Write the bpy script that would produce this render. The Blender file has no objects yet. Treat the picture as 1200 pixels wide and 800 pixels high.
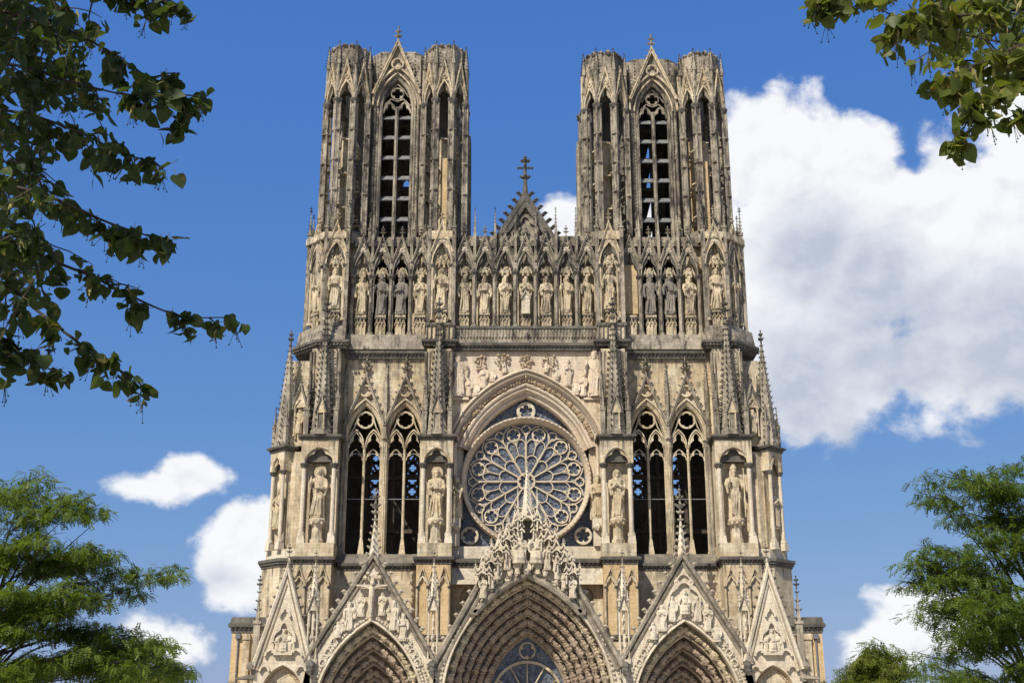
import bpy, math, random
import numpy as np
from mathutils import Vector, Matrix

R = math.radians
PI = math.pi
rnd = random.Random(7)
S = bpy.context.scene
COL = S.collection

# ---------------------------------------------------------------- camera
cam_d = bpy.data.cameras.new('camera')
cam_d.sensor_width = 36.0
cam_d.lens = 45.0
cam_d.clip_start = 0.1
cam_d.clip_end = 6000.0
cam = bpy.data.objects.new('camera', cam_d)
cam.location = (-1.52, -131.0, 1.65)
cam.rotation_euler = (R(108.0), 0.0, 0.0)
COL.objects.link(cam)
S.camera = cam

# ---------------------------------------------------------------- light, exposure
SUN_AZ, SUN_EL = R(33.0), R(46.0)           # sun to the left, behind the viewer
sunvec = Vector((-math.sin(SUN_AZ) * math.cos(SUN_EL), -math.cos(SUN_AZ) * math.cos(SUN_EL), math.sin(SUN_EL)))
sun_d = bpy.data.lights.new('sun', 'SUN')
sun_d.energy = 4.6
sun_d.angle = R(0.53)
sun_d.color = (1.0, 0.96, 0.885)
sun = bpy.data.objects.new('sun', sun_d)
sun.rotation_euler = sunvec.to_track_quat('Z', 'Y').to_euler()
sun.location = (-60, -120, 140)
COL.objects.link(sun)
S.view_settings.view_transform = 'Standard'
S.view_settings.look = 'None'
S.view_settings.gamma = 1.0
S.view_settings.exposure = 0.35
S.render.engine = 'CYCLES'
S.cycles.max_bounces = 6
S.cycles.diffuse_bounces = 3
S.cycles.transparent_max_bounces = 8
S.cycles.use_adaptive_sampling = True
S.cycles.adaptive_threshold = 0.02

# ---------------------------------------------------------------- node helpers
class NT:
    def __init__(self, tree):
        self.t = tree; self.n = tree.nodes; self.l = tree.links
    def new(self, typ, **kw):
        nd = self.n.new(typ)
        for k, v in kw.items(): setattr(nd, k, v)
        return nd
    def set(self, sock, v):
        if v is None: return
        if hasattr(v, 'is_output'): self.l.new(v, sock)
        else:
            if hasattr(sock.default_value, '__len__') and not hasattr(v, '__len__'): v = (v,) * len(sock.default_value)
            if hasattr(v, '__len__') and len(sock.default_value) == 4 and len(v) == 3: v = tuple(v) + (1.0,)
            sock.default_value = v
    def math(self, op, a, b=None, c=None, clamp=False):
        nd = self.new('ShaderNodeMath', operation=op, use_clamp=clamp)
        for i, x in enumerate((a, b, c)): self.set(nd.inputs[i], x)
        return nd.outputs[0]
    def vec(self, op, a, b=None, c=None):
        nd = self.new('ShaderNodeVectorMath', operation=op)
        for i, x in enumerate((a, b, c)):
            if x is not None: self.set(nd.inputs[i], x)
        return nd.outputs['Value'] if op in ('LENGTH', 'DOT_PRODUCT', 'DISTANCE') else nd.outputs[0]
    def noise(self, v, scale, detail=4.0, rough=0.55, dist=0.0):
        nd = self.new('ShaderNodeTexNoise')
        self.set(nd.inputs['Vector'], v); nd.inputs['Scale'].default_value = scale
        nd.inputs['Detail'].default_value = detail; nd.inputs['Roughness'].default_value = rough
        nd.inputs['Distortion'].default_value = dist
        return nd.outputs[0]
    def ramp(self, v, a, b, lo=0.0, hi=1.0):
        nd = self.new('ShaderNodeMapRange', interpolation_type='SMOOTHSTEP')
        self.set(nd.inputs[0], v)
        for i, x in enumerate((a, b, lo, hi)): self.set(nd.inputs[i + 1], x)
        return nd.outputs[0]
    def mix(self, f, a, b, mode='MIX'):
        nd = self.new('ShaderNodeMix', data_type='RGBA', blend_type=mode)
        self.set(nd.inputs[0], f); self.set(nd.inputs[6], a); self.set(nd.inputs[7], b)
        return nd.outputs[2]
    def comb(self, x, y, z):
        nd = self.new('ShaderNodeCombineXYZ')
        for i, q in enumerate((x, y, z)): self.set(nd.inputs[i], q)
        return nd.outputs[0]
    def sep(self, v):
        nd = self.new('ShaderNodeSeparateXYZ'); self.set(nd.inputs[0], v)
        return nd.outputs

# ---------------------------------------------------------------- world: clear blue sky with cumulus
def pix_dir(u, v):
    """bearing and elevation (radians) at which a cloud stands in the sky"""
    xr, yr = (u - 600) / 1500.0, (400 - v) / 1500.0
    p = R(18.0)
    d = (xr, math.cos(p) - yr * math.sin(p), math.sin(p) + yr * math.cos(p))
    n = math.sqrt(sum(q * q for q in d))
    return math.atan2(d[0], d[1]), math.asin(d[2] / n)

CLOUDS = [  # centre x, y and half sizes of each billow, as bearings measured off the picture
    (905, 190, 95, 95), (975, 215, 95, 90), (1000, 300, 165, 130), (1130, 300, 150, 140), (900, 350, 120, 140), (960, 430, 140, 105), (1090, 425, 85, 62),
    (1200, 350, 160, 160), (1225, 135, 100, 75), (745, 300, 120, 75), (660, 262, 50, 40),
    (180, 568, 66, 26), (225, 562, 74, 31), (292, 648, 74, 74), (318, 610, 40, 40), (170, 738, 46, 28), (210, 752, 50, 30), (1095, 728, 88, 52), (1040, 765, 70, 36), (1360, 640, 120, 55), (-170, 620, 110, 55),
]
def build_world():
    w = bpy.data.worlds.new('World'); S.world = w; w.use_nodes = True
    N = NT(w.node_tree); N.n.clear()
    # group: how deep inside a cloud a bearing/elevation lies (soft body, without the fine billows)
    g = bpy.data.node_groups.new('cloud_cover', 'ShaderNodeTree')
    g.interface.new_socket('AE', in_out='INPUT', socket_type='NodeSocketVector')
    g.interface.new_socket('Cover', in_out='OUTPUT', socket_type='NodeSocketFloat')
    G = NT(g)
    gi = G.new('NodeGroupInput'); go = G.new('NodeGroupOutput')
    ae = gi.outputs[0]
    acc = None
    for (u, v, a, b) in CLOUDS:
        A, E = pix_dir(u, v)
        sa, sb = 1500.0 * math.cos(E) / a, 1500.0 * 0.97 / b
        q = G.vec('MULTIPLY_ADD', ae, (sa, sb, 0), (-A * sa, -E * sb, 0))
        d = G.math('MULTIPLY_ADD', G.vec('LENGTH', q), -min(1.15, 0.42 + b / 120.0), min(1.15, 0.42 + b / 120.0))
        acc = d if acc is None else G.math('SMOOTH_MAX', acc, d, 0.30 if b > 90 else 0.05)
    # the rest of the sky carries scattered cumulus of the same kind
    far = G.noise(G.vec('MULTIPLY', ae, (1.0, 2.0, 0)), 2.1, 1.0)
    sp = G.sep(ae)
    out = G.math('MAXIMUM', G.ramp(G.math('ABSOLUTE', sp[0]), 0.50, 0.75), G.ramp(sp[1], 0.68, 0.9))
    fard = G.math('ADD', G.math('MULTIPLY', G.math('SUBTRACT', far, 0.60), 2.2), G.math('MULTIPLY', G.math('SUBTRACT', out, 1.0), 2.0))
    acc = G.math('MAXIMUM', acc, fard)
    n1 = G.noise(G.vec('MULTIPLY', ae, (1.0, 1.25, 0)), 9.0, 2.0, 0.5, 0.25)
    cov = G.math('MULTIPLY_ADD', G.math('SUBTRACT', n1, 0.5), 0.50, acc)
    g.links.new(cov, go.inputs[0])

    tc = N.new('ShaderNodeTexCoord')
    dirv = N.vec('NORMALIZE', tc.outputs['Generated'])
    sx = N.sep(dirv)
    az = N.math('ARCTAN2', sx[0], sx[1]); el = N.math('ARCSINE', sx[2])
    ae = N.comb(az, el, 0)
    def cover(v):
        nd = N.new('ShaderNodeGroup'); nd.node_tree = g
        N.set(nd.inputs[0], v); return nd.outputs[0]
    def billow(v, det):
        v = N.vec('MULTIPLY', v, (1.0, 1.25, 0))
        return N.math('MULTIPLY', N.math('SUBTRACT', N.noise(v, 22.0, det, 0.58, 0.15), 0.5), 1.05)
    vo = N.new('ShaderNodeTexVoronoi', feature='SMOOTH_F1'); N.set(vo.inputs['Vector'], ae); vo.inputs['Scale'].default_value = 34.0; vo.inputs['Smoothness'].default_value = 0.4
    b0 = billow(ae, 7.0); b1 = billow(N.vec('ADD', ae, (-0.006, 0.011, 0)), 4.0)
    c0 = N.math('ADD', cover(ae), N.math('ADD', b0, N.math('MULTIPLY', N.math('SUBTRACT', 0.45, vo.outputs['Distance']), 0.25)))
    c1 = cover(N.vec('ADD', ae, (-0.026, 0.072, 0)))
    alpha = N.ramp(c0, 0.05, 0.34)
    thick = N.ramp(N.math('MULTIPLY_ADD', b0, 0.35, c1), 0.0, 1.0)     # cloud between this point and the sun
    light = N.math('SUBTRACT', 1.0, N.math('MULTIPLY', thick, 0.90))
    light = N.math('SUBTRACT', light, N.math('MULTIPLY', N.math('SUBTRACT', b1, b0), 1.15), clamp=True)
    ccol = N.mix(light, CLOUD_SHADE, CLOUD_LIT)
    sky = N.new('ShaderNodeTexSky', sky_type='NISHITA')
    sky.sun_disc = False
    sky.sun_elevation = SUN_EL; sky.sun_rotation = PI + SUN_AZ
    sky.altitude = 100.0; sky.air_density = SKY_AIR; sky.dust_density = SKY_DUST; sky.ozone_density = SKY_OZONE
    sc = N.sep(sky.outputs[0])                             # the deep blue a polarised summer sky photographs as
    grade = N.comb(*[N.math('MULTIPLY', N.math('POWER', N.math('MULTIPLY', sc[i], 0.1), SKY_POW[i]), 10.0 * SKY_GAIN[i]) for i in range(3)])
    up = N.ramp(sx[2], -0.02, 0.03)
    alpha = N.math('MULTIPLY', alpha, N.math('MULTIPLY', up, 0.97))
    col = N.mix(alpha, grade, ccol)
    bg = N.new('ShaderNodeBackground'); N.set(bg.inputs[0], col); bg.inputs[1].default_value = SKY_STR
    wo = N.new('ShaderNodeOutputWorld'); N.l.new(bg.outputs[0], wo.inputs[0])
    w.cycles.sampling_method = 'MANUAL'; w.cycles.sample_map_resolution = 512
SKY_STR = 0.10
SKY_AIR, SKY_DUST, SKY_OZONE = 1.0, 1.0, 4.0
SKY_POW = (1.0, 0.62, 0.213); SKY_GAIN = (0.61, 0.487, 0.565)
CLOUD_LIT = (7.6, 7.65, 7.8); CLOUD_SHADE = (4.1, 4.5, 5.35)
build_world()

# ---------------------------------------------------------------- materials
def principled(name, rough=0.9, spec=0.25):
    m = bpy.data.materials.new(name); m.use_nodes = True
    N = NT(m.node_tree)
    b = N.n['Principled BSDF']
    b.inputs['Roughness'].default_value = rough
    b.inputs['Specular IOR Level'].default_value = spec
    return m, N, b

def stone(name, c1, c2, cdark, soot=0.5, block=0.5, streak=0.6, seed=0.0, lichen=0.5, carve=0.0):
    """weathered limestone: ashlar courses, tonal patches, soot streaks, lichen on weather-facing ledges"""
    m, N, b = principled(name, 0.92, 0.15)
    geo = N.new('ShaderNodeNewGeometry')
    P = N.vec('ADD', geo.outputs['Position'], (seed, seed * 0.7, seed * 1.3))
    s = N.sep(P); geo_z = N.sep(geo.outputs['Position'])[2]
    u = N.math('ADD', s[0], s[1])
    br = N.new('ShaderNodeTexBrick'); N.set(br.inputs['Vector'], N.comb(u, s[2], 0.0))
    br.inputs['Scale'].default_value = 1.0; br.inputs['Brick Width'].default_value = 0.95; br.inputs['Row Height'].default_value = 0.43
    br.inputs['Mortar Size'].default_value = 0.018; br.inputs['Mortar Smooth'].default_value = 0.6; br.inputs['Bias'].default_value = 0.0
    br.inputs['Color1'].default_value = (0, 0, 0, 1); br.inputs['Color2'].default_value = (1, 1, 1, 1); br.inputs['Mortar'].default_value = (0.5, 0.5, 0.5, 1)
    bv = N.sep(br.outputs[0])[0]
    patch = N.noise(P, 0.22, 4.0, 0.6)
    mid = N.noise(P, 1.1, 5.0, 0.6)
    f = N.math('ADD', N.ramp(patch, 0.36, 0.64, 0.0, 0.7), N.math('MULTIPLY', N.math('SUBTRACT', bv, 0.4), block))
    f = N.math('ADD', f, N.ramp(mid, 0.3, 0.7, -0.15, 0.35), clamp=True)
    col = N.mix(f, c1, c2)
    # soot: vertical runs broken by finer noise
    st = N.noise(N.vec('MULTIPLY', P, (1.5, 1.5, 0.10)), 1.0, 5.0, 0.65)
    st2 = N.noise(P, 0.55, 5.0, 0.65)
    sm = N.math('MULTIPLY', N.ramp(st, 0.46, 0.68), N.ramp(st2, 0.36, 0.62))
    sm = N.math('MULTIPLY', sm, streak)
    Pv = N.vec('MULTIPLY', P, (1.0, 1.0, 0.38))
    big = N.noise(Pv, 0.55, 6.0, 0.70)
    fin = N.noise(Pv, 3.4, 4.0, 0.7)
    sp = N.ramp(N.math('MULTIPLY_ADD', fin, 0.55, N.math('MULTIPLY', big, 0.75)), 0.55, 0.84)
    sp = N.math('MULTIPLY', sp, N.ramp(geo_z, 22.0, 58.0, 0.75, 1.35))
    sm = N.math('MAXIMUM', sm, N.math('MULTIPLY', sp, soot))
    # black runs washed down from the three main cornices
    runs = None
    for zl, dep in ((20.2, 2.2), (33.3, 2.6), (43.6, 3.4), (57.2, 3.0)):
        q = N.math('MULTIPLY', N.ramp(geo_z, zl - dep, zl - .1), N.math('LESS_THAN', geo_z, zl))
        runs = q if runs is None else N.math('ADD', runs, q)
    rn = N.ramp(N.noise(N.vec('MULTIPLY', P, (2.2, 2.2, 0.16)), 1.0, 4.0, 0.7), 0.44, 0.62)
    sm = N.math('MAXIMUM', sm, N.math('MULTIPLY', N.math('MULTIPLY', runs, rn), min(0.9, streak * 1.1)))
    col = N.mix(sm, col, cdark)
    # lichen and soot crust on ledges that face the sky
    nz = N.sep(geo.outputs['True Normal'])[2]
    li = N.math('MULTIPLY', N.ramp(nz, 0.25, 0.8), lichen)
    col = N.mix(li, col, tuple(0.75 * q for q in cdark))
    mort = N.math('MULTIPLY', br.outputs['Fac'], 0.30 * (1 if block > 0.2 else 0))
    col = N.mix(mort, col, cdark)
    gr = N.noise(P, 9.0, 3.0, 0.6)
    col = N.mix(1.0, col, N.comb(*(N.ramp(gr, 0.25, 0.75, 0.86, 1.14),) * 3), 'MULTIPLY')
    N.set(b.inputs['Base Color'], col)
    bump = N.new('ShaderNodeBump'); bump.inputs['Strength'].default_value = 0.55; bump.inputs['Distance'].default_value = 0.06 + carve
    hn = N.noise(P, 4.0 if carve == 0 else 3.0, 5.0, 0.65)
    hh = N.math('SUBTRACT', hn, N.math('MULTIPLY', br.outputs['Fac'], 0.25 if block > 0.2 else 0.0))
    N.set(bump.inputs['Height'], hh)
    N.set(b.inputs['Normal'], bump.outputs[0])
    return m

M = {}
M['cream'] = stone('limestone_cream', (0.65, 0.545, 0.37), (0.51, 0.395, 0.235), (0.105, 0.09, 0.068), soot=0.70, block=0.75, streak=0.85)
M['ochre'] = stone('limestone_ochre', (0.61, 0.455, 0.25), (0.53, 0.36, 0.175), (0.17, 0.135, 0.09), soot=0.4, block=0.5, streak=0.55, seed=11)
M['grey'] = stone('limestone_weathered', (0.43, 0.365, 0.262), (0.23, 0.193, 0.14), (0.048, 0.042, 0.035), soot=0.85, block=0.4, streak=0.95, seed=23)
M['dark'] = stone('limestone_soot_and_shade', (0.18, 0.16, 0.125), (0.105, 0.093, 0.074), (0.035, 0.033, 0.029), soot=0.7, block=0.0, streak=0.5, seed=37)  # sooty stone for cornices; also paints shade in niche heads and belfry walls
M['pale'] = stone('limestone_pale', (0.67, 0.585, 0.435), (0.57, 0.47, 0.32), (0.16, 0.138, 0.105), soot=0.5, block=0.3, streak=0.6, seed=5)
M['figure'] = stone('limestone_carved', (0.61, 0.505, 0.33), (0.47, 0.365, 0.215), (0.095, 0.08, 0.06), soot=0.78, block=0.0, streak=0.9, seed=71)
M['figdark'] = stone('limestone_carved_dark', (0.27, 0.235, 0.18), (0.17, 0.15, 0.118), (0.06, 0.055, 0.047), soot=0.5, block=0.0, streak=0.6, seed=83)  # darker carved stone; also paints the shade in the centre gable niche
M['rosy'] = stone('limestone_rosy', (0.66, 0.55, 0.405), (0.59, 0.465, 0.315), (0.22, 0.18, 0.135), soot=0.4, block=0.5, streak=0.5, seed=47)
M['tracery'] = stone('limestone_tracery', (0.58, 0.49, 0.345), (0.50, 0.40, 0.26), (0.22, 0.18, 0.13), soot=0.4, block=0.0, streak=0.3, seed=101)
M['rosedark'] = stone('limestone_rosy_worn', (0.54, 0.41, 0.275), (0.48, 0.345, 0.215), (0.20, 0.155, 0.11), soot=0.4, block=0.0, streak=0.3, seed=63)
M['rust'] = stone('limestone_reddened', (0.46, 0.35, 0.215), (0.37, 0.265, 0.155), (0.15, 0.115, 0.08), soot=0.4, block=0.0, streak=0.3, seed=59)
M['brown'] = stone('limestone_brown', (0.42, 0.33, 0.23), (0.31, 0.23, 0.155), (0.10, 0.08, 0.06), soot=0.55, block=0.0, streak=0.3, seed=91)

def simple(name, col, rough=0.8, spec=0.3, var=0.15, scale=3.0, metal=0.0):
    m, N, b = principled(name, rough, spec)
    geo = N.new('ShaderNodeNewGeometry')
    n = N.noise(geo.outputs['Position'], scale, 4.0, 0.6)
    N.set(b.inputs['Base Color'], N.mix(1.0, col, N.comb(*(N.ramp(n, 0.25, 0.75, 1 - var, 1 + var),) * 3), 'MULTIPLY'))
    b.inputs['Metallic'].default_value = metal
    return m
M['slate'] = simple('slate_boards', (0.15, 0.15, 0.14), 0.75, 0.3, 0.35, 2.0)
M['iron'] = simple('wrought_iron', (0.20, 0.20, 0.19), 0.6, 0.4, 0.2, 4.0)
M['lead'] = simple('lead_roof', (0.14, 0.15, 0.16), 0.6, 0.4, 0.3, 0.8)
M['wood'] = simple('oak_frame', (0.07, 0.055, 0.04), 0.85, 0.2, 0.3, 2.0)
M['paving'] = stone('paving_limestone', (0.40, 0.37, 0.32), (0.34, 0.31, 0.27), (0.20, 0.19, 0.17), soot=0.2, block=0.3, streak=0.0, seed=3, lichen=0.0)
def glass_mat():
    m, N, b = principled('leaded_stained_glass', 0.28, 0.5)
    geo = N.new('ShaderNodeNewGeometry'); P = geo.outputs['Position']
    s = N.sep(P)
    q = N.comb(s[0], s[2], 0.0)
    vo = N.new('ShaderNodeTexVoronoi', feature='F1'); N.set(vo.inputs['Vector'], q); vo.inputs['Scale'].default_value = 4.2
    ve = N.new('ShaderNodeTexVoronoi', feature='DISTANCE_TO_EDGE'); N.set(ve.inputs['Vector'], q); ve.inputs['Scale'].default_value = 4.2
    hv = N.sep(vo.outputs['Color'])
    col = N.mix(hv[0], (0.030, 0.036, 0.055), (0.15, 0.17, 0.205))
    col = N.mix(N.math('MULTIPLY', N.ramp(hv[1], 0.7, 0.75), 0.6), col, (0.16, 0.15, 0.12))
    col = N.mix(N.ramp(ve.outputs['Distance'], 0.02, 0.06, 1.0, 0.0), col, (0.03, 0.03, 0.032))
    N.set(b.inputs['Base Color'], col)
    bump = N.new('ShaderNodeBump'); bump.inputs['Strength'].default_value = 0.35; bump.inputs['Distance'].default_value = 0.05
    N.set(bump.inputs['Height'], N.math('ADD', hv[2], N.noise(P, 3.0, 2.0)))
    N.set(b.inputs['Normal'], bump.outputs[0])
    return m
M['glass'] = glass_mat()

# ---------------------------------------------------------------- mesh builder
class MB:
    def __init__(self, mat='cream', X=None, sx=1):
        self.v = []; self.f = []; self.fm = []; self.cur = mat; self.sx = sx; self.X = X
    def mat(self, m): self.cur = m; return self
    def add(self, vs, fs):
        o = len(self.v); X = self.X; sx = self.sx
        if X is not None: vs = [tuple(X @ Vector(p)) for p in vs]
        if sx < 0: vs = [(-p[0], p[1], p[2]) for p in vs]
        self.v.extend(vs)
        for q in fs:
            q = [i + o for i in q]
            self.f.append(q[::-1] if sx < 0 else q); self.fm.append(self.cur)
        return self
    def box(self, x0, x1, y0, y1, z0, z1):
        return self.add([(x0, y0, z0), (x1, y0, z0), (x1, y1, z0), (x0, y1, z0), (x0, y0, z1), (x1, y0, z1), (x1, y1, z1), (x0, y1, z1)],
                        [(0, 3, 2, 1), (4, 5, 6, 7), (0, 1, 5, 4), (1, 2, 6, 5), (2, 3, 7, 6), (3, 0, 4, 7)])
    def taper(self, x0, x1, y0, y1, z0, z1, dx, dy0, dy1=0.0):
        """box whose top is drawn in by dx each side, dy0 at the front, dy1 at the back"""
        return self.add([(x0, y0, z0), (x1, y0, z0), (x1, y1, z0), (x0, y1, z0), (x0 + dx, y0 + dy0, z1), (x1 - dx, y0 + dy0, z1), (x1 - dx, y1 - dy1, z1), (x0 + dx, y1 - dy1, z1)],
                        [(0, 3, 2, 1), (4, 5, 6, 7), (0, 1, 5, 4), (1, 2, 6, 5), (2, 3, 7, 6), (3, 0, 4, 7)])
    def prism(self, poly, y0, y1):
        n = len(poly)
        vs = [(x, y0, z) for x, z in poly] + [(x, y1, z) for x, z in poly]
        return self.add(vs, [tuple(range(n)), tuple(range(2 * n - 1, n - 1, -1))] + [(i, i + n, (i + 1) % n + n, (i + 1) % n) for i in range(n)])
    def vprism(self, plan, z0, z1, plan1=None):
        n = len(plan); plan1 = plan1 or plan
        vs = [(x, y, z0) for x, y in plan] + [(x, y, z1) for x, y in plan1]
        return self.add(vs, [tuple(range(n - 1, -1, -1)), tuple(range(n, 2 * n))] + [(i, (i + 1) % n, (i + 1) % n + n, i + n) for i in range(n)])
    def band(self, A, B, y0, y1, closed=False):
        n = len(A); m = n if closed else n - 1
        vs = [(x, y0, z) for x, z in A] + [(x, y0, z) for x, z in B] + [(x, y1, z) for x, z in A] + [(x, y1, z) for x, z in B]
        fs = []
        for i in range(m):
            j = (i + 1) % n
            fs += [(i, j, n + j, n + i), (2 * n + i, 3 * n + i, 3 * n + j, 2 * n + j), (n + i, n + j, 3 * n + j, 3 * n + i), (i, 2 * n + i, 2 * n + j, j)]
        if not closed:
            fs += [(0, n, 3 * n, 2 * n), (n - 1, 3 * n - 1, 4 * n - 1, 2 * n - 1)]
        return self.add(vs, fs)
    def mould(self, path, prof, closed=False):
        """sweep a profile of (outward offset, y) along a path in the XZ plane"""
        rows = [[(x, y, z) for x, z in offset(path, d, closed)] for d, y in prof]
        n = len(path); m = n if closed else n - 1
        vs = [p for r in rows for p in r]; fs = []
        for k in range(len(rows) - 1):
            for i in range(m):
                j = (i + 1) % n
                fs.append((k * n + i, k * n + j, (k + 1) * n + j, (k + 1) * n + i))
        return self.add(vs, fs)
    def tube(self, path, r, n=6, closed=False, cap=True):
        P = [Vector(p) for p in path]; k = len(P)
        rr = r if hasattr(r, '__len__') else [r] * k
        vs = []; prev = None
        for i, p in enumerate(P):
            if closed: t = P[(i + 1) % k] - P[i - 1]
            else: t = P[min(i + 1, k - 1)] - P[max(i - 1, 0)]
            if t.length < 1e-9: t = Vector((0, 0, 1))
            t.normalize()
            if prev is None:
                a = Vector((0, 1, 0)) if abs(t.y) < 0.9 else Vector((1, 0, 0))
            else: a = prev
            s = (a - t * a.dot(t))
            if s.length < 1e-6: s = t.orthogonal()
            s.normalize(); prev = s
            q = t.cross(s)
            for j in range(n):
                c = 2 * PI * (j + 0.5) / n
                w = p + (s * math.cos(c) + q * math.sin(c)) * rr[i]
                vs.append((w.x, w.y, w.z))
        fs = []
        for i in range(k if closed else k - 1):
            b0, b1 = i * n, ((i + 1) % k) * n
            for j in range(n): fs.append((b0 + j, b0 + (j + 1) % n, b1 + (j + 1) % n, b1 + j))
        if cap and not closed: fs += [tuple(range(n - 1, -1, -1)), tuple(range((k - 1) * n, k * n))]
        return self.add(vs, fs)
    def lathe(self, cx, cy, prof, n=8, rot=0.5):
        vs = []; fs = []
        for r, z in prof:
            for j in range(n):
                a = 2 * PI * (j + rot) / n
                vs.append((cx + r * math.cos(a), cy + r * math.sin(a), z))
        k = len(prof)
        for i in range(k - 1):
            for j in range(n): fs.append((i * n + j, i * n + (j + 1) % n, (i + 1) * n + (j + 1) % n, (i + 1) * n + j))
        fs += [tuple(range(n - 1, -1, -1)), tuple(range((k - 1) * n, k * n))]
        return self.add(vs, fs)
    def octa(self, x, y, z, rx, ry=None, rz=None):
        ry = rx if ry is None else ry; rz = rx if rz is None else rz
        return self.add([(x + rx, y, z), (x, y + ry, z), (x - rx, y, z), (x, y - ry, z), (x, y, z + rz), (x, y, z - rz)],
                        [(0, 1, 4), (1, 2, 4), (2, 3, 4), (3, 0, 4), (1, 0, 5), (2, 1, 5), (3, 2, 5), (0, 3, 5)])
    def blob(self, x, y, z, r, sq=1.0, rg=rnd):
        t = 1.618 * 0.526; s = 0.526 * 1.0
        V = [(-s, t, 0), (s, t, 0), (-s, -t, 0), (s, -t, 0), (0, -s, t), (0, s, t), (0, -s, -t), (0, s, -t), (t, 0, -s), (t, 0, s), (-t, 0, -s), (-t, 0, s)]
        F = [(0, 11, 5), (0, 5, 1), (0, 1, 7), (0, 7, 10), (0, 10, 11), (1, 5, 9), (5, 11, 4), (11, 10, 2), (10, 7, 6), (7, 1, 8), (3, 9, 4), (3, 4, 2), (3, 2, 6), (3, 6, 8), (3, 8, 9), (4, 9, 5), (2, 4, 11), (6, 2, 10), (8, 6, 7), (9, 8, 1)]
        return self.add([(x + a * r * rg.uniform(.75, 1.2), y + b * r * rg.uniform(.75, 1.2), z + c * r * sq * rg.uniform(.75, 1.2)) for a, b, c in V], F)
    def crocket(self, x, y, z, ox, oz, s, oy=0.0):
        """a leaf hook: stalk and curled bud leaving the edge along (ox, oy, oz)"""
        self.octa(x + ox * s * .22, y + oy * s * .22, z + oz * s * .22, s * .46, s * .40, s * .40)
        return self.octa(x + ox * s * .68, y + oy * s * .68, z + oz * s * .68 + s * .14, s * .46, s * .42, s * .36)
    def finial(self, x, y, z, h, w=1.0):
        r = h * .055 * w
        self.lathe(x, y, [(r * 1.3, z), (r, z + h * .3), (r * .8, z + h * .9)], 4, 0.5)
        for zz, q, k in ((.34, .20, .10), (.66, .15, .085)):
            for a in range(4):
                c, s_ = math.cos(a * PI / 2), math.sin(a * PI / 2)
                self.octa(x + c * h * q * w * .6, y + s_ * h * q * w * .6, z + h * zz, h * k * w)
                self.octa(x + c * h * q * w, y + s_ * h * q * w, z + h * (zz + .05), h * k * .75 * w)
            self.octa(x, y, z + h * zz, h * k * 1.1 * w)
        return self.octa(x, y, z + h * .95, h * .085 * w, None, h * .1)
    def spire(self, x, y, z0, z1, r, n=8, cs=0.22, step=0.9, fin=None, back=False, matc='dark'):
        m0 = self.cur
        self.lathe(x, y, [(r, z0), (r * .05 + .02, z1)], n, 0.5)
        self.mat(matc)
        k = int((z1 - z0) / step)
        for j in range(n):
            a = 2 * PI * (j + .5) / n
            c, s_ = math.cos(a), math.sin(a)
            if s_ > 0.45 and not back: continue
            for i in range(k):
                t = (i + .5) / k
                rr = r * (1 - t) + .04
                self.crocket(x + c * rr, y + s_ * rr, z0 + (z1 - z0) * t, c, .25, cs * (1 - .35 * t), s_)
        if fin: self.finial(x, y, z1 - .1, fin)
        self.mat(m0); return self
    def pinnacle(self, x, y, z0, w, hs, hp, cs=0.12, fin=0.5, matc='dark'):
        """square shaft, four gablets, crocketed spirelet"""
        h = w / 2
        self.box(x - h, x + h, y - h, y + h, z0, z0 + hs)
        g = hs * 0 + w * 1.0
        for (ax, ay) in ((0, -1), (1, 0), (-1, 0)):
            o = h + .02
            if ay: self.prism([(x - h * 1.15, z0 + hs - .05), (x + h * 1.15, z0 + hs - .05), (x, z0 + hs + g)], y - o - .06, y - o + .06)
            else:
                xx = x + ax * o
                self.add([(xx - .05, y - h * 1.1, z0 + hs - .05), (xx - .05, y + h * 1.1, z0 + hs - .05), (xx - .05, y, z0 + hs + g), (xx + .05, y - h * 1.1, z0 + hs - .05), (xx + .05, y + h * 1.1, z0 + hs - .05), (xx + .05, y, z0 + hs + g)],
                         [(0, 1, 2), (5, 4, 3), (0, 3, 4, 1), (1, 4, 5, 2), (2, 5, 3, 0)])
        self.spire(x, y, z0 + hs, z0 + hs + hp, h * .95, 4, cs, max(cs * 2.6, .3), fin, False, matc)
        return self
    def column(self, x, y, z0, z1, r, n=8, cap=True, matcap=None):
        b = min(.5, r * 2.2)
        self.lathe(x, y, [(r * 1.7, z0), (r * 1.7, z0 + b * .5), (r * 1.25, z0 + b * .75), (r * 1.3, z0 + b * .95), (r, z0 + b * 1.05), (r, z1 - b * 1.1)], n)
        m0 = self.cur
        if matcap: self.mat(matcap)
        self.lathe(x, y, [(r, z1 - b * 1.12), (r * 1.15, z1 - b), (r * 1.35, z1 - b * .6), (r * 1.75, z1 - b * .3), (r * 1.9, z1 - b * .25), (r * 1.9, z1)], n)
        if cap:
            for j in range(n):
                a = 2 * PI * (j + .5) / n
                if math.sin(a) > .5: continue
                self.octa(x + math.cos(a) * r * 1.55, y + math.sin(a) * r * 1.55, z1 - b * .5, r * .4, None, r * .5)
        self.cur = m0; return self
    def mesh(self, name, smooth=False):
        me = bpy.data.meshes.new(name)
        me.from_pydata(self.v, [], self.f)
        names = list(dict.fromkeys(self.fm))
        idx = {k: i for i, k in enumerate(names)}
        for k in names: me.materials.append(M[k])
        me.polygons.foreach_set('material_index', [idx[k] for k in self.fm])
        if smooth: me.polygons.foreach_set('use_smooth', [True] * len(me.polygons))
        me.update()
        return me
    def obj(self, name, parent=None, smooth=False, **kw):
        return link(name, self.mesh(name, smooth), parent, **kw)

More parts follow.
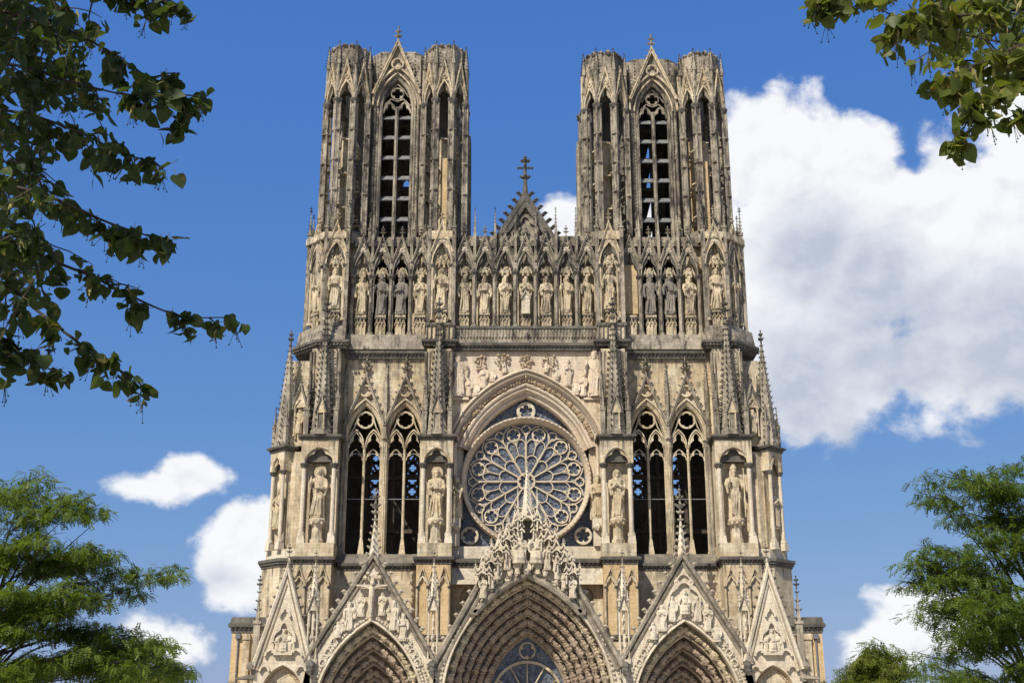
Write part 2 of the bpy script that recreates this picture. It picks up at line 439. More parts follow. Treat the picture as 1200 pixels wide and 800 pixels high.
def link(name, me, parent=None, loc=None, rotz=0.0, scale=None, label=None, category=None, group=None, kind=None):
    o = bpy.data.objects.new(name, me); COL.objects.link(o)
    if parent is not None: o.parent = parent
    if loc is not None: o.location = loc
    if rotz: o.rotation_euler = (0, 0, rotz)
    if scale is not None: o.scale = scale if hasattr(scale, '__len__') else (scale,) * 3
    for k, v in (('label', label), ('category', category), ('group', group), ('kind', kind)):
        if v: o[k] = v
    return o
def empty(name, loc=(0, 0, 0), **kw):
    return link(name, None, None, loc, **kw)

def offset(path, d, closed=False):
    out = []; n = len(path)
    for i, (x, z) in enumerate(path):
        if closed: a, c = path[i - 1], path[(i + 1) % n]
        else: a, c = path[max(i - 1, 0)], path[min(i + 1, n - 1)]
        n1 = None; n2 = None
        def nr(p, q):
            dx, dz = q[0] - p[0], q[1] - p[1]; L = math.hypot(dx, dz) or 1e-9
            return (-dz / L, dx / L)
        n1 = nr(a, (x, z)) if a != (x, z) else None
        n2 = nr((x, z), c) if c != (x, z) else None
        if n1 is None: n1 = n2
        if n2 is None: n2 = n1
        mx, mz = n1[0] + n2[0], n1[1] + n2[1]; L = math.hypot(mx, mz) or 1e-9
        mx /= L; mz /= L
        k = d / max(.35, mx * n1[0] + mz * n1[1])
        out.append((x + mx * k, z + mz * k))
    return out
def arch(cx, zs, a, rise, n=9):
    """pointed arch, left spring to right spring"""
    if rise <= a * 1.0001:
        return [(cx - a * math.cos(PI * i / (2 * n)), zs + rise * math.sin(PI * i / (2 * n))) for i in range(2 * n + 1)]
    r = (a * a + rise * rise) / (2 * a); tm = math.atan2(rise, r - a)
    L = [(cx - a + r - r * math.cos(tm * i / n), zs + r * math.sin(tm * i / n)) for i in range(n + 1)]
    return L + [(2 * cx - x, z) for x, z in L[-2::-1]]
def cusped(pts, d0, d1, cusps=(0.3, 0.7), w=0.16):
    """inner edge of an arch with pointed cusps: a trefoil head"""
    n = len(pts); base = offset(pts, -1.0)
    out = []
    for i, (p, q) in enumerate(zip(pts, base)):
        u = i / (n - 1)
        c = max(max(0.0, 1 - abs(u - k) / w) ** 1.4 for k in cusps)
        L = math.hypot(q[0] - p[0], q[1] - p[1]) or 1.0
        d = d0 + (d1 - d0) * c
        if abs(u - .5) < 1e-6: out.append((p[0], p[1] - d * 1.2))
        else: out.append((p[0] + (q[0] - p[0]) / L * d, p[1] + (q[1] - p[1]) / L * d))
    return out
def circle(cx, cz, r, n=24, ph=0.0):
    return [(cx + r * math.cos(-2 * PI * i / n + ph), cz + r * math.sin(-2 * PI * i / n + ph)) for i in range(n)]
def foil(cx, cz, r, k, depth=.34, n=None, ph=PI / 2):
    n = n or k * 8
    out = []
    for i in range(n):
        a = -2 * PI * i / n
        q = abs(math.sin(k * a / 2.0 + PI / 2 * 0))            # 0 at the cusps
        out.append((cx + r * (1 - depth * (1 - q) ** 2.2) * math.cos(a + ph + PI / k), cz + r * (1 - depth * (1 - q) ** 2.2) * math.sin(a + ph + PI / k)))
    return out

# ---------------------------------------------------------------- carved figures (shared meshes)
def loft_rings(V, F, rings, n):
    o = len(V)
    for (z, rx, ry, cx, cy, fold, ph) in rings:
        for j in range(n):
            a = 2 * PI * j / n
            k = 1 + fold * (.55 * math.sin(7 * a + ph + 2.5 * z) + .45 * math.sin(11 * a - ph * 2 + 4 * z) + .3 * math.sin(4 * a + 6 * z))
            V.append((cx + rx * k * math.cos(a), cy + ry * k * math.sin(a), z))
    m = len(rings)
    for i in range(m - 1):
        for j in range(n): F.append((o + i * n + j, o + i * n + (j + 1) % n, o + (i + 1) * n + (j + 1) % n, o + (i + 1) * n + j))
    F.append(tuple(o + j for j in range(n - 1, -1, -1))); F.append(tuple(o + (m - 1) * n + j for j in range(n)))

def remeshed(name, V, F, voxel, mat):
    me = bpy.data.meshes.new(name + '_raw'); me.from_pydata(V, [], F); me.update()
    o = bpy.data.objects.new(name + '_raw', me); COL.objects.link(o)
    md = o.modifiers.new('remesh', 'REMESH'); md.mode = 'VOXEL'; md.voxel_size = voxel; md.use_smooth_shade = True
    dg = bpy.context.evaluated_depsgraph_get(); dg.update()
    out = bpy.data.meshes.new_from_object(o.evaluated_get(dg)); out.name = name
    bpy.data.objects.remove(o); bpy.data.meshes.remove(me)
    out.materials.clear(); out.materials.append(M[mat])
    return out

def statue_mesh(name, seed, arms='pray', head='crown', mat='figure', seated=False, wings=False, voxel=0.0125):
    """robed standing figure one unit tall, facing -Y, feet on z = 0"""
    g = random.Random(seed); ph = g.uniform(0, 6)
    V = []; F = []
    sway = g.uniform(-.018, .018)
    prof = [(0, .150, .115), (.03, .158, .12), (.10, .150, .115), (.2, .138, .108), (.3, .134, .104), (.4, .134, .10), (.48, .128, .094), (.55, .118, .086), (.6, .116, .083), (.66, .126, .084),
            (.72, .142, .084), (.765, .152, .08), (.795, .135, .074), (.815, .09, .062), (.83, .052, .05), (.845, .047, .05), (.862, .056, .062), (.885, .066, .073), (.915, .07, .077), (.945, .066, .073), (.97, .052, .056), (.985, .032, .035)]
    rings = []
    for z, rx, ry in prof:
        fold = .13 if z < .5 else (.09 if z < .7 else (.04 if z < .8 else 0))
        cy = -.012 if z > .84 else 0.0
        cx = sway * math.sin(z * 3.0)
        if seated and z < .55:
            t = 1 - z / .55
            ry = ry + .07 * (1 if .12 < z else .4); cy = -.07
            rx = rx * 1.12
        rings.append((z if not seated else (z * .62 if z < .55 else z - .21), rx, ry, cx, cy, fold, ph))
    loft_rings(V, F, rings, 40)
    dz = -.21 if seated else 0.0
    mb = MB('figure')
    hx = sway * math.sin(2.8)
    def arm(s, kind):
        sh = (s * .135, .0, .765 + dz)
        if kind == 'pray': pts = [sh, (s * .172, -.02, .66 + dz), (s * .15, -.07, .575 + dz), (s * .08, -.135, .62 + dz), (s * .018, -.15, .685 + dz)]
        elif kind == 'book': pts = [sh, (s * .175, -.01, .65 + dz), (s * .165, -.05, .56 + dz), (s * .10, -.13, .575 + dz), (s * .03, -.145, .60 + dz)]
        elif kind == 'staff': pts = [sh, (s * .19, -.02, .67 + dz), (s * .20, -.07, .58 + dz), (s * .19, -.14, .65 + dz)]
        elif kind == 'bless': pts = [sh, (s * .185, -.03, .66 + dz), (s * .19, -.09, .60 + dz), (s * .15, -.15, .70 + dz), (s * .14, -.155, .76 + dz)]
        elif kind == 'wide': pts = [sh, (s * .24, -.02, .76 + dz), (s * .34, -.03, .80 + dz), (s * .43, -.03, .83 + dz)]
        else: pts = [sh, (s * .18, .0, .65 + dz), (s * .185, -.03, .52 + dz), (s * .165, -.06, .42 + dz)]
        rr = [.05, .05, .048, .04, .026][:len(pts)]
        mb.tube(pts, rr, 8)
        e = pts[-1]; mb.octa(e[0], e[1], e[2], .03, .026, .04)
        for q in (-1, 0, 1): mb.tube([e, (e[0] + q * .012, e[1] - .012, e[2] + .05)], .010, 5)
        # hanging sleeve
        if kind in ('pray', 'book', 'bless'): mb.tube([pts[2], (pts[2][0] * .95, pts[2][1] - .02, pts[2][2] - .13)], [.045, .02], 6)
    two = arms if isinstance(arms, tuple) else (arms, arms)
    arm(-1, two[0]); arm(1, two[1])
    if 'book' in two: mb.box(-.05, .06, -.185, -.145, .56 + dz, .68 + dz)
    if 'staff' in two:
        s = -1 if two[0] == 'staff' else 1
        mb.tube([(s * .19, -.15, .02 + dz * 0), (s * .19, -.15, .93 + dz)], .016, 6); mb.octa(s * .19, -.15, .94 + dz, .035)
    # cloak edge and diagonal folds
    for k in range(4):
        x0 = -.11 + .06 * k
        mb.tube([(x0, -.085, .60 + dz * .9), (x0 * .9 + .02, -.108, .40 + dz * .7), (x0 * 1.1 + .04 * math.sin(k + ph), -.118, .06)], [.014, .02, .022], 5)
    mb.tube([(-.13, -.05, .74 + dz), (-.02, -.10, .60 + dz), (.10, -.10, .46 + dz * .8), (.14, -.06, .36 + dz * .7)], [.02, .028, .03, .02], 6)
    zc = .91 + dz
    # face: brow, nose, beard; hair falling to the shoulders
    mb.octa(hx, -.092, zc - .005, .013, .022, .028)
    for s in (-1, 1):
        mb.octa(hx + s * .028, -.076, zc + .014, .018, .012, .008)
        mb.tube([(hx + s * .058, .0, zc + .03), (hx + s * .072, .0, zc - .04), (hx + s * .07, .01, zc - .10)], [.024, .03, .02], 6)
    if g.random() < .6: mb.octa(hx, -.075, zc - .065, .042, .032, .055)
    if head == 'crown':
        mb.lathe(hx, -.012, [(.078, zc + .035), (.09, zc + .08)], 14)
        for j in range(7):
            a = 2 * PI * j / 7; mb.octa(hx + .082 * math.cos(a), -.012 + .082 * math.sin(a), zc + .088, .02, .02, .03)
    elif head == 'halo':
        vs = [(hx + .145 * math.cos(2 * PI * j / 20), .035, zc + .01 + .145 * math.sin(2 * PI * j / 20)) for j in range(20)]
        mb.add(vs + [(x, .07, z) for x, y, z in vs], [tuple(range(20)), tuple(range(39, 19, -1))] + [(j, 20 + j, 20 + (j + 1) % 20, (j + 1) % 20) for j in range(20)])
    elif head == 'mitre':
        mb.lathe(hx, -.012, [(.07, zc + .03), (.085, zc + .07), (.05, zc + .13), (.01, zc + .17)], 10)
    elif head == 'hat':
        mb.lathe(hx, -.012, [(.075, zc + .03), (.082, zc + .05), (.05, zc + .10), (.015, zc + .115)], 10)
    if wings:
        for s in (-1, 1):
            mb.prism([(s * .06, .75 + dz), (s * .18, .92 + dz), (s * .30, .80 + dz), (s * .24, .45 + dz), (s * .15, .30 + dz)], .05, .085)
    o = len(V); V += mb.v; F += [tuple(i + o for i in f) for f in mb.f]
    return remeshed(name, V, F, voxel, mat)

ST = {
    'king_a': statue_mesh('statue', 1, ('staff', 'book'), 'crown'),
    'king_b': statue_mesh('statue', 2, ('down', 'bless'), 'crown'),
    'king_c': statue_mesh('statue', 3, ('book', 'down'), 'crown'),
    'king_d': statue_mesh('statue', 4, ('pray', 'pray'), 'hat'),
    'saint_a': statue_mesh('statue', 5, ('bless', 'book'), 'halo'),
    'saint_b': statue_mesh('statue', 6, ('pray', 'book'), 'halo'),
    'veil': statue_mesh('statue', 8, ('pray', 'pray'), 'bare'),
    'bishop': statue_mesh('statue', 9, ('bless', 'staff'), 'mitre'),
    'angel': statue_mesh('statue', 10, ('bless', 'down'), 'bare', wings=True, voxel=.016),
    'seat_a': statue_mesh('statue', 12, ('bless', 'book'), 'crown', seated=True, voxel=.016),
    'seat_b': statue_mesh('statue', 13, ('pray', 'pray'), 'crown', seated=True, voxel=.016),
    'small': statue_mesh('statue', 14, ('book', 'down'), 'bare', voxel=.026),
    'small_seat': statue_mesh('statue', 15, ('bless', 'down'), 'bare', seated=True, voxel=.026),
}
_dk = {}
def st_mesh(key, mat='figure'):
    if mat == 'figure': return ST[key]
    if (key, mat) not in _dk:
        me = ST[key].copy(); me.materials.clear(); me.materials.append(M[mat]); _dk[(key, mat)] = me
    return _dk[(key, mat)]
def statue(key, x, y, z, h, label, group=None, rotz=0.0, mat='figure', name='statue'):
    return link(name, st_mesh(key, mat), None, (x, y, z), rotz, (h * .86, h * .9, h), label=label, category='statue', group=group)
def relief(key, parent, x, y, z, h, rotz=0.0, mat='figure', name='relief_figure', flat=.75, roty=0.0):
    o = link(name, st_mesh(key, mat), parent, (x, y, z), rotz, (h, h * flat, h))
    if roty: o.rotation_euler = (0, roty, rotz)
    return o

# ---------------------------------------------------------------- ground
mb = MB('paving'); mb.add([(-2500, -2500, 0), (2500, -2500, 0), (2500, 2500, 0), (-2500, 2500, 0)], [(0, 1, 2, 3)])
mb.obj('ground', kind='structure')

# ---------------------------------------------------------------- the cathedral
CATH = empty('cathedral', (0, 0, 0), label='great Gothic cathedral of cream and grey limestone with two open towers and a rose window', category='cathedral')
def part(mb, name, **kw): return mb.obj(name, CATH, **kw)

def cornice(mb, x0, x1, y, z0, z1, y1=None, dent=True, step=.42, ends=True):
    """projecting moulding with a hollow full of leaf knobs, front face towards -Y"""
    h = z1 - z0; y1 = y + 1.0 if y1 is None else y1
    e = 1.0 if ends else 0.0
    mb.box(x0 - .08 * e, x1 + .08 * e, y - .08, y1, z0, z0 + h * .25)
    mb.box(x0 - .14 * e, x1 + .14 * e, y - .14, y1, z0 + h * .25, z0 + h * .55)
    mb.taper(x0 - .34 * e, x1 + .34 * e, y - .34, y1, z0 + h * .55, z0 + h * .8, -.04 * e, -.04)
    mb.taper(x0 - .38 * e, x1 + .38 * e, y - .38, y1, z0 + h * .8, z0 + h, .16 * e, .16)
    if dent:
        k = max(1, int((x1 - x0) / step))
        for i in range(k + 1): mb.octa(x0 + (x1 - x0) * i / k, y - .22, z0 + h * .42, step * .32, .12, h * .17)
    return mb

def rib(mb, pts, w, y0, y1, closed=False):
    return mb.band(offset(pts, w / 2, closed), offset(pts, -w / 2, closed), y0, y1, closed)
def ringfoil(mb, cx, cz, r, t, k, y0, y1, depth=.36, ph=PI / 2, n=None):
    """round frame of thickness t holding a k-foil"""
    n = n or k * 8
    A = [(cx + (r + t) * math.cos(-2 * PI * i / n + ph + PI / k), cz + (r + t) * math.sin(-2 * PI * i / n + ph + PI / k)) for i in range(n)]
    B = foil(cx, cz, r, k, depth, n, ph)
    return mb.band(A, B, y0, y1, True)

def gable(mb, cx, y0, y1, zb, a, h, t=.22, rake='dark', fillmat=None, cs=.2, nc=6, fin=.8, hole=True, fill_inset=.12):
    """steep gable: raking mouldings, recessed panel, crockets, finial; base half-width a at zb, apex at zb + h"""
    m0 = mb.cur
    L = math.hypot(a, h); tx = t * L / h; tz = t * L / a
    if fillmat:
        mb.mat(fillmat); mb.prism([(cx - a + tx * .5, zb), (cx + a - tx * .5, zb), (cx, zb + h - tz * .5)], y0 + fill_inset, y1)
    mb.mat(rake)
    mb.band([(cx - a, zb), (cx, zb + h), (cx + a, zb)], [(cx - a + tx, zb), (cx, zb + h - tz), (cx + a - tx, zb)], y0, y1)
    mb.band([(cx - a - tx * .3, zb), (cx, zb + h + tz * .3), (cx + a + tx * .3, zb)], [(cx - a + tx * .35, zb), (cx, zb + h - tz * .35), (cx + a - tx * .35, zb)], y0 - .09, y0 + .11)
    for s in (-1, 1):
        for i in range(nc):
            q = (i + .55) / (nc + .3)
            mb.crocket(cx + s * (a + tx * .3) * (1 - q), (y0 + y1) / 2 - .05, zb + (h + tz * .3) * q, s * h / L, a / L * .8 + .15, cs)
    if fin: mb.finial(cx, (y0 + y1) / 2, zb + h, fin)
    if hole:
        mb.mat(fillmat or m0)
        rr = a * .26
        ringfoil(mb, cx, zb + h * .34, rr * .78, rr * .24, 3, y0 + fill_inset - .10, y0 + fill_inset + .03, .42)
    mb.cur = m0
    return mb

# --- body of the church behind the front
mb = MB('cream')
mb.box(-8.0, 8.0, 6.2, 100, 0, 40); mb.box(-22, 22, 17, 60, 0, 17)
mb.mat('lead'); mb.prism([(-8.4, 40), (8.4, 40), (0, 55.5)], 6.3, 100)
mb.prism([(-22, 17), (22, 17), (8, 23), (-8, 23)], 17, 60)
part(mb, 'nave')

# --- rose wall
mb = MB('cream')
ARC_C, ARC_Z, ARC_R = 3.1, 30.0, 12.1                  # the great arch: two arcs struck from beyond the centre line
def arc(R_, n=18, x_max=8.05):
    """left jamb, up over the point, right jamb"""
    t1 = math.acos(ARC_C / R_); t0 = math.acos(min(1, (x_max + ARC_C) / R_)) if R_ > x_max + ARC_C else 0.0
    L = [(ARC_C - R_ * math.cos(t0 + (t1 - t0) * i / n), ARC_Z + R_ * math.sin(t0 + (t1 - t0) * i / n)) for i in range(n + 1)]
    L[-1] = (0.0, L[-1][1])
    return L + [(-x, z) for x, z in L[-2::-1]]
AO = arc(ARC_R)
zj = AO[0][1]
mb.mat('rosy')
up = [p for p in AO if p[1] > 38.55]
mb.prism([(-8.25, 38.55)] + up + [(8.25, 38.55), (8.25, 44.4), (-8.25, 44.4)], 2.35, 4.6)
mb.mat('cream')
lo = [p for p in AO[:19] if p[1] <= 38.55]
mb.prism([(-8.25, 22.6), (-7.85, 22.6), (-7.85, zj - .05)] + lo + [(up[0][0], 38.53), (-8.25, 38.53)], 2.4, 4.6)
mb.prism([(8.25, 38.53), (-up[0][0], 38.53)] + [(-x, z) for x, z in lo[::-1]] + [(7.85, zj - .05), (7.85, 22.6), (8.25, 22.6)], 2.4, 4.6)
mb.mat('pale'); mb.box(-8.3, 8.3, 2.2, 5.0, 21.1, 22.55)
mb.mat('cream'); mb.box(-8.3, 8.3, 1.0, 5.0, 0, 20.3)
mb.mat('cream'); mb.box(-8.3, 8.3, 5.25, 6.2, 20, 44.0)
wall = part(mb, 'rose_wall')
mb = MB('dark')
cornice(mb, -7.9, 7.9, 1.0, 20.3, 21.1, 4.0); mb.obj('cornice', wall)
mb = MB('rosy')
for s in (-1, 1):
    mb = MB('rosy'); mb.box(min(s * 8.2, s * 6.2), max(s * 8.2, s * 6.2), 2.15, 2.4, 38.35, 38.6); mb.obj('string_course', wall)
for s in (-1, 1):
    mb = MB('rosy'); mb.box(min(s * 6.75, s * 7.9), max(s * 6.75, s * 7.9), 3.5, 4.5, 25.6, 35.2); mb.obj('jamb', wall)
mb = MB('rosy')
mb.mould([(-7.85, 22.6)] + AO + [(7.85, 22.6)], [(.12, 2.36), (.15, 2.06), (-.04, 1.98), (-.14, 2.1), (-.2, 2.4), (-.34, 2.16), (-.52, 2.22), (-.60, 2.55)])
mb.obj('arch_moulding', wall)
# inner orders: they die against the rim of the rose
def r_in(t):
    R_ = ARC_R - .60
    while R_ > 9.5:
        x, z = ARC_C - R_ * math.cos(t), ARC_Z + R_ * math.sin(t)
        if math.hypot(x, z - 29.75) < 6.85: break
        R_ -= .03
    return R_
PROF = [(0, 2.5), (.04, 2.62), (.30, 2.98), (.34, 2.72), (.42, 2.66), (.50, 2.74), (.53, 2.98), (.60, 2.86), (.68, 2.92), (.71, 3.2), (.84, 3.5), (.88, 3.4), (.95, 3.44), (1.0, 3.7), (1.0, 4.5)]
for s in (-1, 1):
    V = []; n = 26; k = len(PROF)
    for i in range(n + 1):
        f_ = i / n
        for (q, y) in PROF:
            t0 = .31; 
            tt = t0 + (math.acos(ARC_C / (ARC_R - .6)) - t0) * f_
            Ri = r_in(tt); R_ = (ARC_R - .60) * (1 - q) + Ri * q
            x, z = ARC_C - R_ * math.cos(tt), ARC_Z + R_ * math.sin(tt)
            if x > 0: z -= 0; x = 0.0
            V.append((s * -x, y, z))
    mb = MB('rosy'); mb.add(V, [(i * k + j, i * k + j + 1, (i + 1) * k + j + 1, (i + 1) * k + j) for i in range(n) for j in range(k - 1)])
    mb.obj('arch_order', wall)
mb = MB('rust')
for i, (x, z) in enumerate(arc(ARC_R - .98, 30, 7.3)):
    if z < 34.5: continue
    mb.blob(x + rnd.uniform(-.06, .06), 2.74 + rnd.uniform(-.06, .1), z, rnd.uniform(.2, .36))
    mb.blob(x * rnd.uniform(.97, 1.02), 2.66, z + rnd.uniform(-.25, .25), rnd.uniform(.1, .2))
mb.obj('carved_foliage', wall, kind='stuff')
mb = MB('pale')
for i, (x, z) in enumerate(arc(ARC_R - .42, 44, 7.6)): mb.octa(x, 2.12, z, .10)
mb.obj('bead_moulding', wall, kind='stuff')

# --- rose window
CZ = 29.75
mb = MB('rosy')
c64 = circle(0, CZ, 6.95, 72)
mb.mould(c64, [(.0, 4.4), (.0, 3.05), (-.06, 2.92), (-.20, 2.92), (-.26, 3.1), (-.36, 3.3), (-.46, 3.5), (-.54, 3.8), (-.62, 4.4)], True)
rose = part(mb, 'rose_window')
mb = MB('pale')
for i in range(84):
    a = 2 * PI * i / 84
    mb.octa(6.82 * math.cos(a), 2.9, CZ + 6.82 * math.sin(a), .10)
mb.obj('bead_ring', rose, kind='stuff')
def polar(r, a): return (r * math.sin(a), r * math.cos(a))     # petal axis points up
mb = MB('tracery')
h = R(15)
def jy(): return rnd.uniform(0, .02)
def prib(pts, w, y0=0.0, y1=.42): rib(mb, pts, w, y0 + jy(), y1)
prib([polar(.92, -h), polar(4.55, -h)], .13)                        # main spoke
for s in (-1, 1):                                                    # spoke splits round the petal head
    P0 = polar(4.5, s * h); P3 = polar(6.28, s * R(1.2))
    P1 = polar(5.35, s * R(15.6)); P2 = polar(6.0, s * R(9.5))
    pts = []
    for i in range(11):
        t = i / 10; u = 1 - t
        pts.append(tuple(u**3 * P0[k] + 3 * u * u * t * P1[k] + 3 * u * t * t * P2[k] + t**3 * P3[k] for k in (0, 1)))
    prib(pts if s < 0 else pts[::-1], .115, .03)
prib([polar(2.92, 0), polar(4.52, 0)], .10, .05)                     # petal's middle rib
# inner petal: rounded lancet from the hub
pts = [polar(1.02, -R(13))] + [polar(2.2, -R(13.4))] + [(0.60 * math.cos(PI - PI * i / 8), 2.36 + .58 * math.sin(PI * i / 8)) for i in range(9)] + [polar(2.2, R(13.4)), polar(1.02, R(13))]
prib(pts, .11, .06)
for s in (-1, 1):                                                    # two lancet heads
    c = polar(4.12, s * R(7.3))
    pts = [(c[0] + .46 * math.cos(PI - PI * i / 8), c[1] + (.42 + .16 * math.sin(PI * i / 8)) * math.sin(PI * i / 8)) for i in range(9)]
    prib(pts, .10, .07)
    pts = [polar(2.75, s * R(13.0)), polar(3.6, s * R(13.6)), polar(4.3, s * R(13.8))]
    prib(pts, .07, .10)
ringfoil(mb, 0, 5.30, .62, .13, 5, .04, .4, .40)
ringfoil(mb, *polar(5.72, -h), .40, .12, 4, .045, .4, .40, PI / 2)
ME_PETAL = mb.mesh('petal_tracery')
mbs = []
def sector(r0, r1, a0, a1, n=3):
    m2 = MB('glass')
    pts = [polar(r1, a0 + (a1 - a0) * i / n) for i in range(n + 1)] + [polar(r0, a1 - (a1 - a0) * i / n) for i in range(n + 1)]
    m2.prism(pts, .30, .33); return m2.mesh('pane')
PANES = [sector(.9, 2.8, -h, h), sector(2.8, 4.6, -h, 0), sector(2.8, 4.6, 0, h), sector(4.6, 6.6, -h, h)]
for k in range(12):
    ang = R(15 + 30 * k)
    o = link('petal_tracery', ME_PETAL, rose, (0, 3.95, CZ)); o.rotation_euler = (0, ang, 0)
    for pm in PANES:
        o = link('pane', pm, rose, (0, 3.95, CZ)); o.rotation_euler = (0, ang, 0)
mb = MB('tracery')
ringfoil(mb, 0, CZ, .78, .2, 8, 3.9, 4.4, .3); mb.obj('hub', rose)
mb = MB('glass'); mb.prism(circle(0, CZ, .9, 16), 4.27, 4.3); mb.obj('pane', rose)
mb = MB('pale')
ringfoil(mb, 0, 37.5, .72, .30, 5, 3.9, 4.4, .38); mb.obj('oculus', rose)
for s in (-1, 1):
    mb = MB('pale'); ringfoil(mb, s * 6.0, 23.95, .72, .22, 5, 3.9, 4.4, .38); mb.obj('oculus', rose)
mb = MB('glass')
mb.prism(circle(0, 37.5, .8, 16), 4.31, 4.33); mb.obj('pane', rose)
for s in (-1, 1):
    mb = MB('glass'); mb.prism([(s * .1, 36.6), (s * 6.98, 31.0), (s * 7.2, 35.0), (s * .1, 40.0)], 4.52, 4.55); mb.obj('spandrel_glass', rose)
    mb = MB('glass'); mb.prism([(s * .1, 22.5), (s * .1, 23.6), (s * 7.2, 30), (s * 7.6, 22.5)], 4.52, 4.55); mb.obj('spandrel_glass', rose)

# --- relief above the rose: two tall figures, small folk along the arch, stylised trees
mb = MB('rosy')
mb.mould([(-8.1, 38.7), (-8.1, 43.6), (8.1, 43.6), (8.1, 38.7)], [(-.0, 2.37), (.0, 2.2), (-.15, 2.2), (-.2, 2.37)])
frieze = part(mb, 'relief_frieze')
relief('king_b', frieze, -7.35, 2.25, 38.65, 4.9, .3, 'rosy'); relief('bishop', frieze, 7.45, 2.25, 38.65, 5.1, -.3, 'rosy')
for (x, z, hh, k) in ((-6.2, 38.7, 2.1, 'small'), (-5.35, 38.75, 2.0, 'small_seat'), (-4.6, 39.6, 2.6, 'small'), (-3.6, 40.3, 1.9, 'small_seat'), (-2.3, 41.3, 1.7, 'small_seat'), (2.2, 41.4, 1.6, 'small_seat'), (3.3, 40.5, 1.7, 'small_seat'),
                      (4.55, 39.8, 3.1, 'king_d'), (5.45, 38.8, 2.2, 'small_seat'), (6.15, 38.7, 2.6, 'small')):
    relief(k, frieze, x, 2.25, z, hh, rnd.uniform(-.6, .6), 'rosy')
for (x, z, hh, w) in ((-4.9, 41.6, 1.9, 1.1), (-2.55, 41.9, 1.75, 1.5), (0, 42.0, 1.6, 1.15), (2.65, 41.7, 1.9, 1.6)):
    mb = MB('rosedark')
    mb.tube([(x, 2.28, z - 1.2), (x, 2.25, z + hh * .8)], .07, 5)
    for i in range(5):
        for s in (-1, -.45, .45, 1):
            ww = w * .5 * math.sin(PI * (i + 1.0) / 6.5)
            mb.blob(x + s * ww + rnd.uniform(-.12, .12), 2.22 + rnd.uniform(-.05, .05), z + hh * (i + .5) / 5.2 - abs(s) * .12 + rnd.uniform(-.12, .12), rnd.uniform(.1, .24), .8)
    mb.obj('carved_tree', frieze)

# ---------------------------------------------------------------- buttresses with statue tabernacles
def tabernacle(mb, w, z0, zs, za, zt, yf=0.0, yb=1.5):
    """open niche: back, cheeks, cusped arch on the front, local frame centred on x = 0"""
    h = w / 2
    mb.box(-h + .25, h - .25, yb, yb + .3, z0, zt)
    a = h - .48
    A = arch(0, zs, a, za - zs, 8)
    mb.prism([(-h, zs)] + A + [(h, zs), (h, zt), (-h, zt)], yf, yf + .5)
    mb.band(offset(A, .22), offset(A, .06), yf - .08, yf + .1)
    mb.band(A, cusped(A, .05, .38), yf + .12, yf + .3)
    for s in (-1, 1):
        mb.box(min(s * h, s * (h - .22)), max(s * h, s * (h - .22)), yf + .5, yb + .1, zs, zt)
        mb.box(min(s * (h - .12), s * (h - .4)), max(s * (h - .12), s * (h - .4)), yb - .35, yb + .1, z0, zs)
    mb.mat('dark'); mb.box(-h + .26, h - .26, yf + .55, yb + .1, zs + .25, zt - .02)  # dark box paints the shade behind the cusped arch
    return mb

def blind_arcade(mb, w, n, z0, z1, y):
    p = w / n
    for i in range(n + 1):
        mb.column(-w / 2 + p * i, y - .16, z0, z1 - 2.25, .11, 6, False, 'dark')
    for i in range(n):
        c = -w / 2 + p * (i + .5)
        A = arch(c, z1 - 2.2, p / 2 - .04, .95, 6)
        mb.band(offset(A, .06), cusped(A, .08, .24), y - .26, y + .05)
        mb.band([(c - p / 2, z1 - 1.75), (c, z1 - .25), (c + p / 2, z1 - 1.75)], [(c - p / 2, z1 - 1.95), (c, z1 - .55), (c + p / 2, z1 - 1.95)], y - .30 - .005 * (i % 2), y + .05)
        mb.octa(c, y - .1, z1 - 1.05, .13)
    return mb

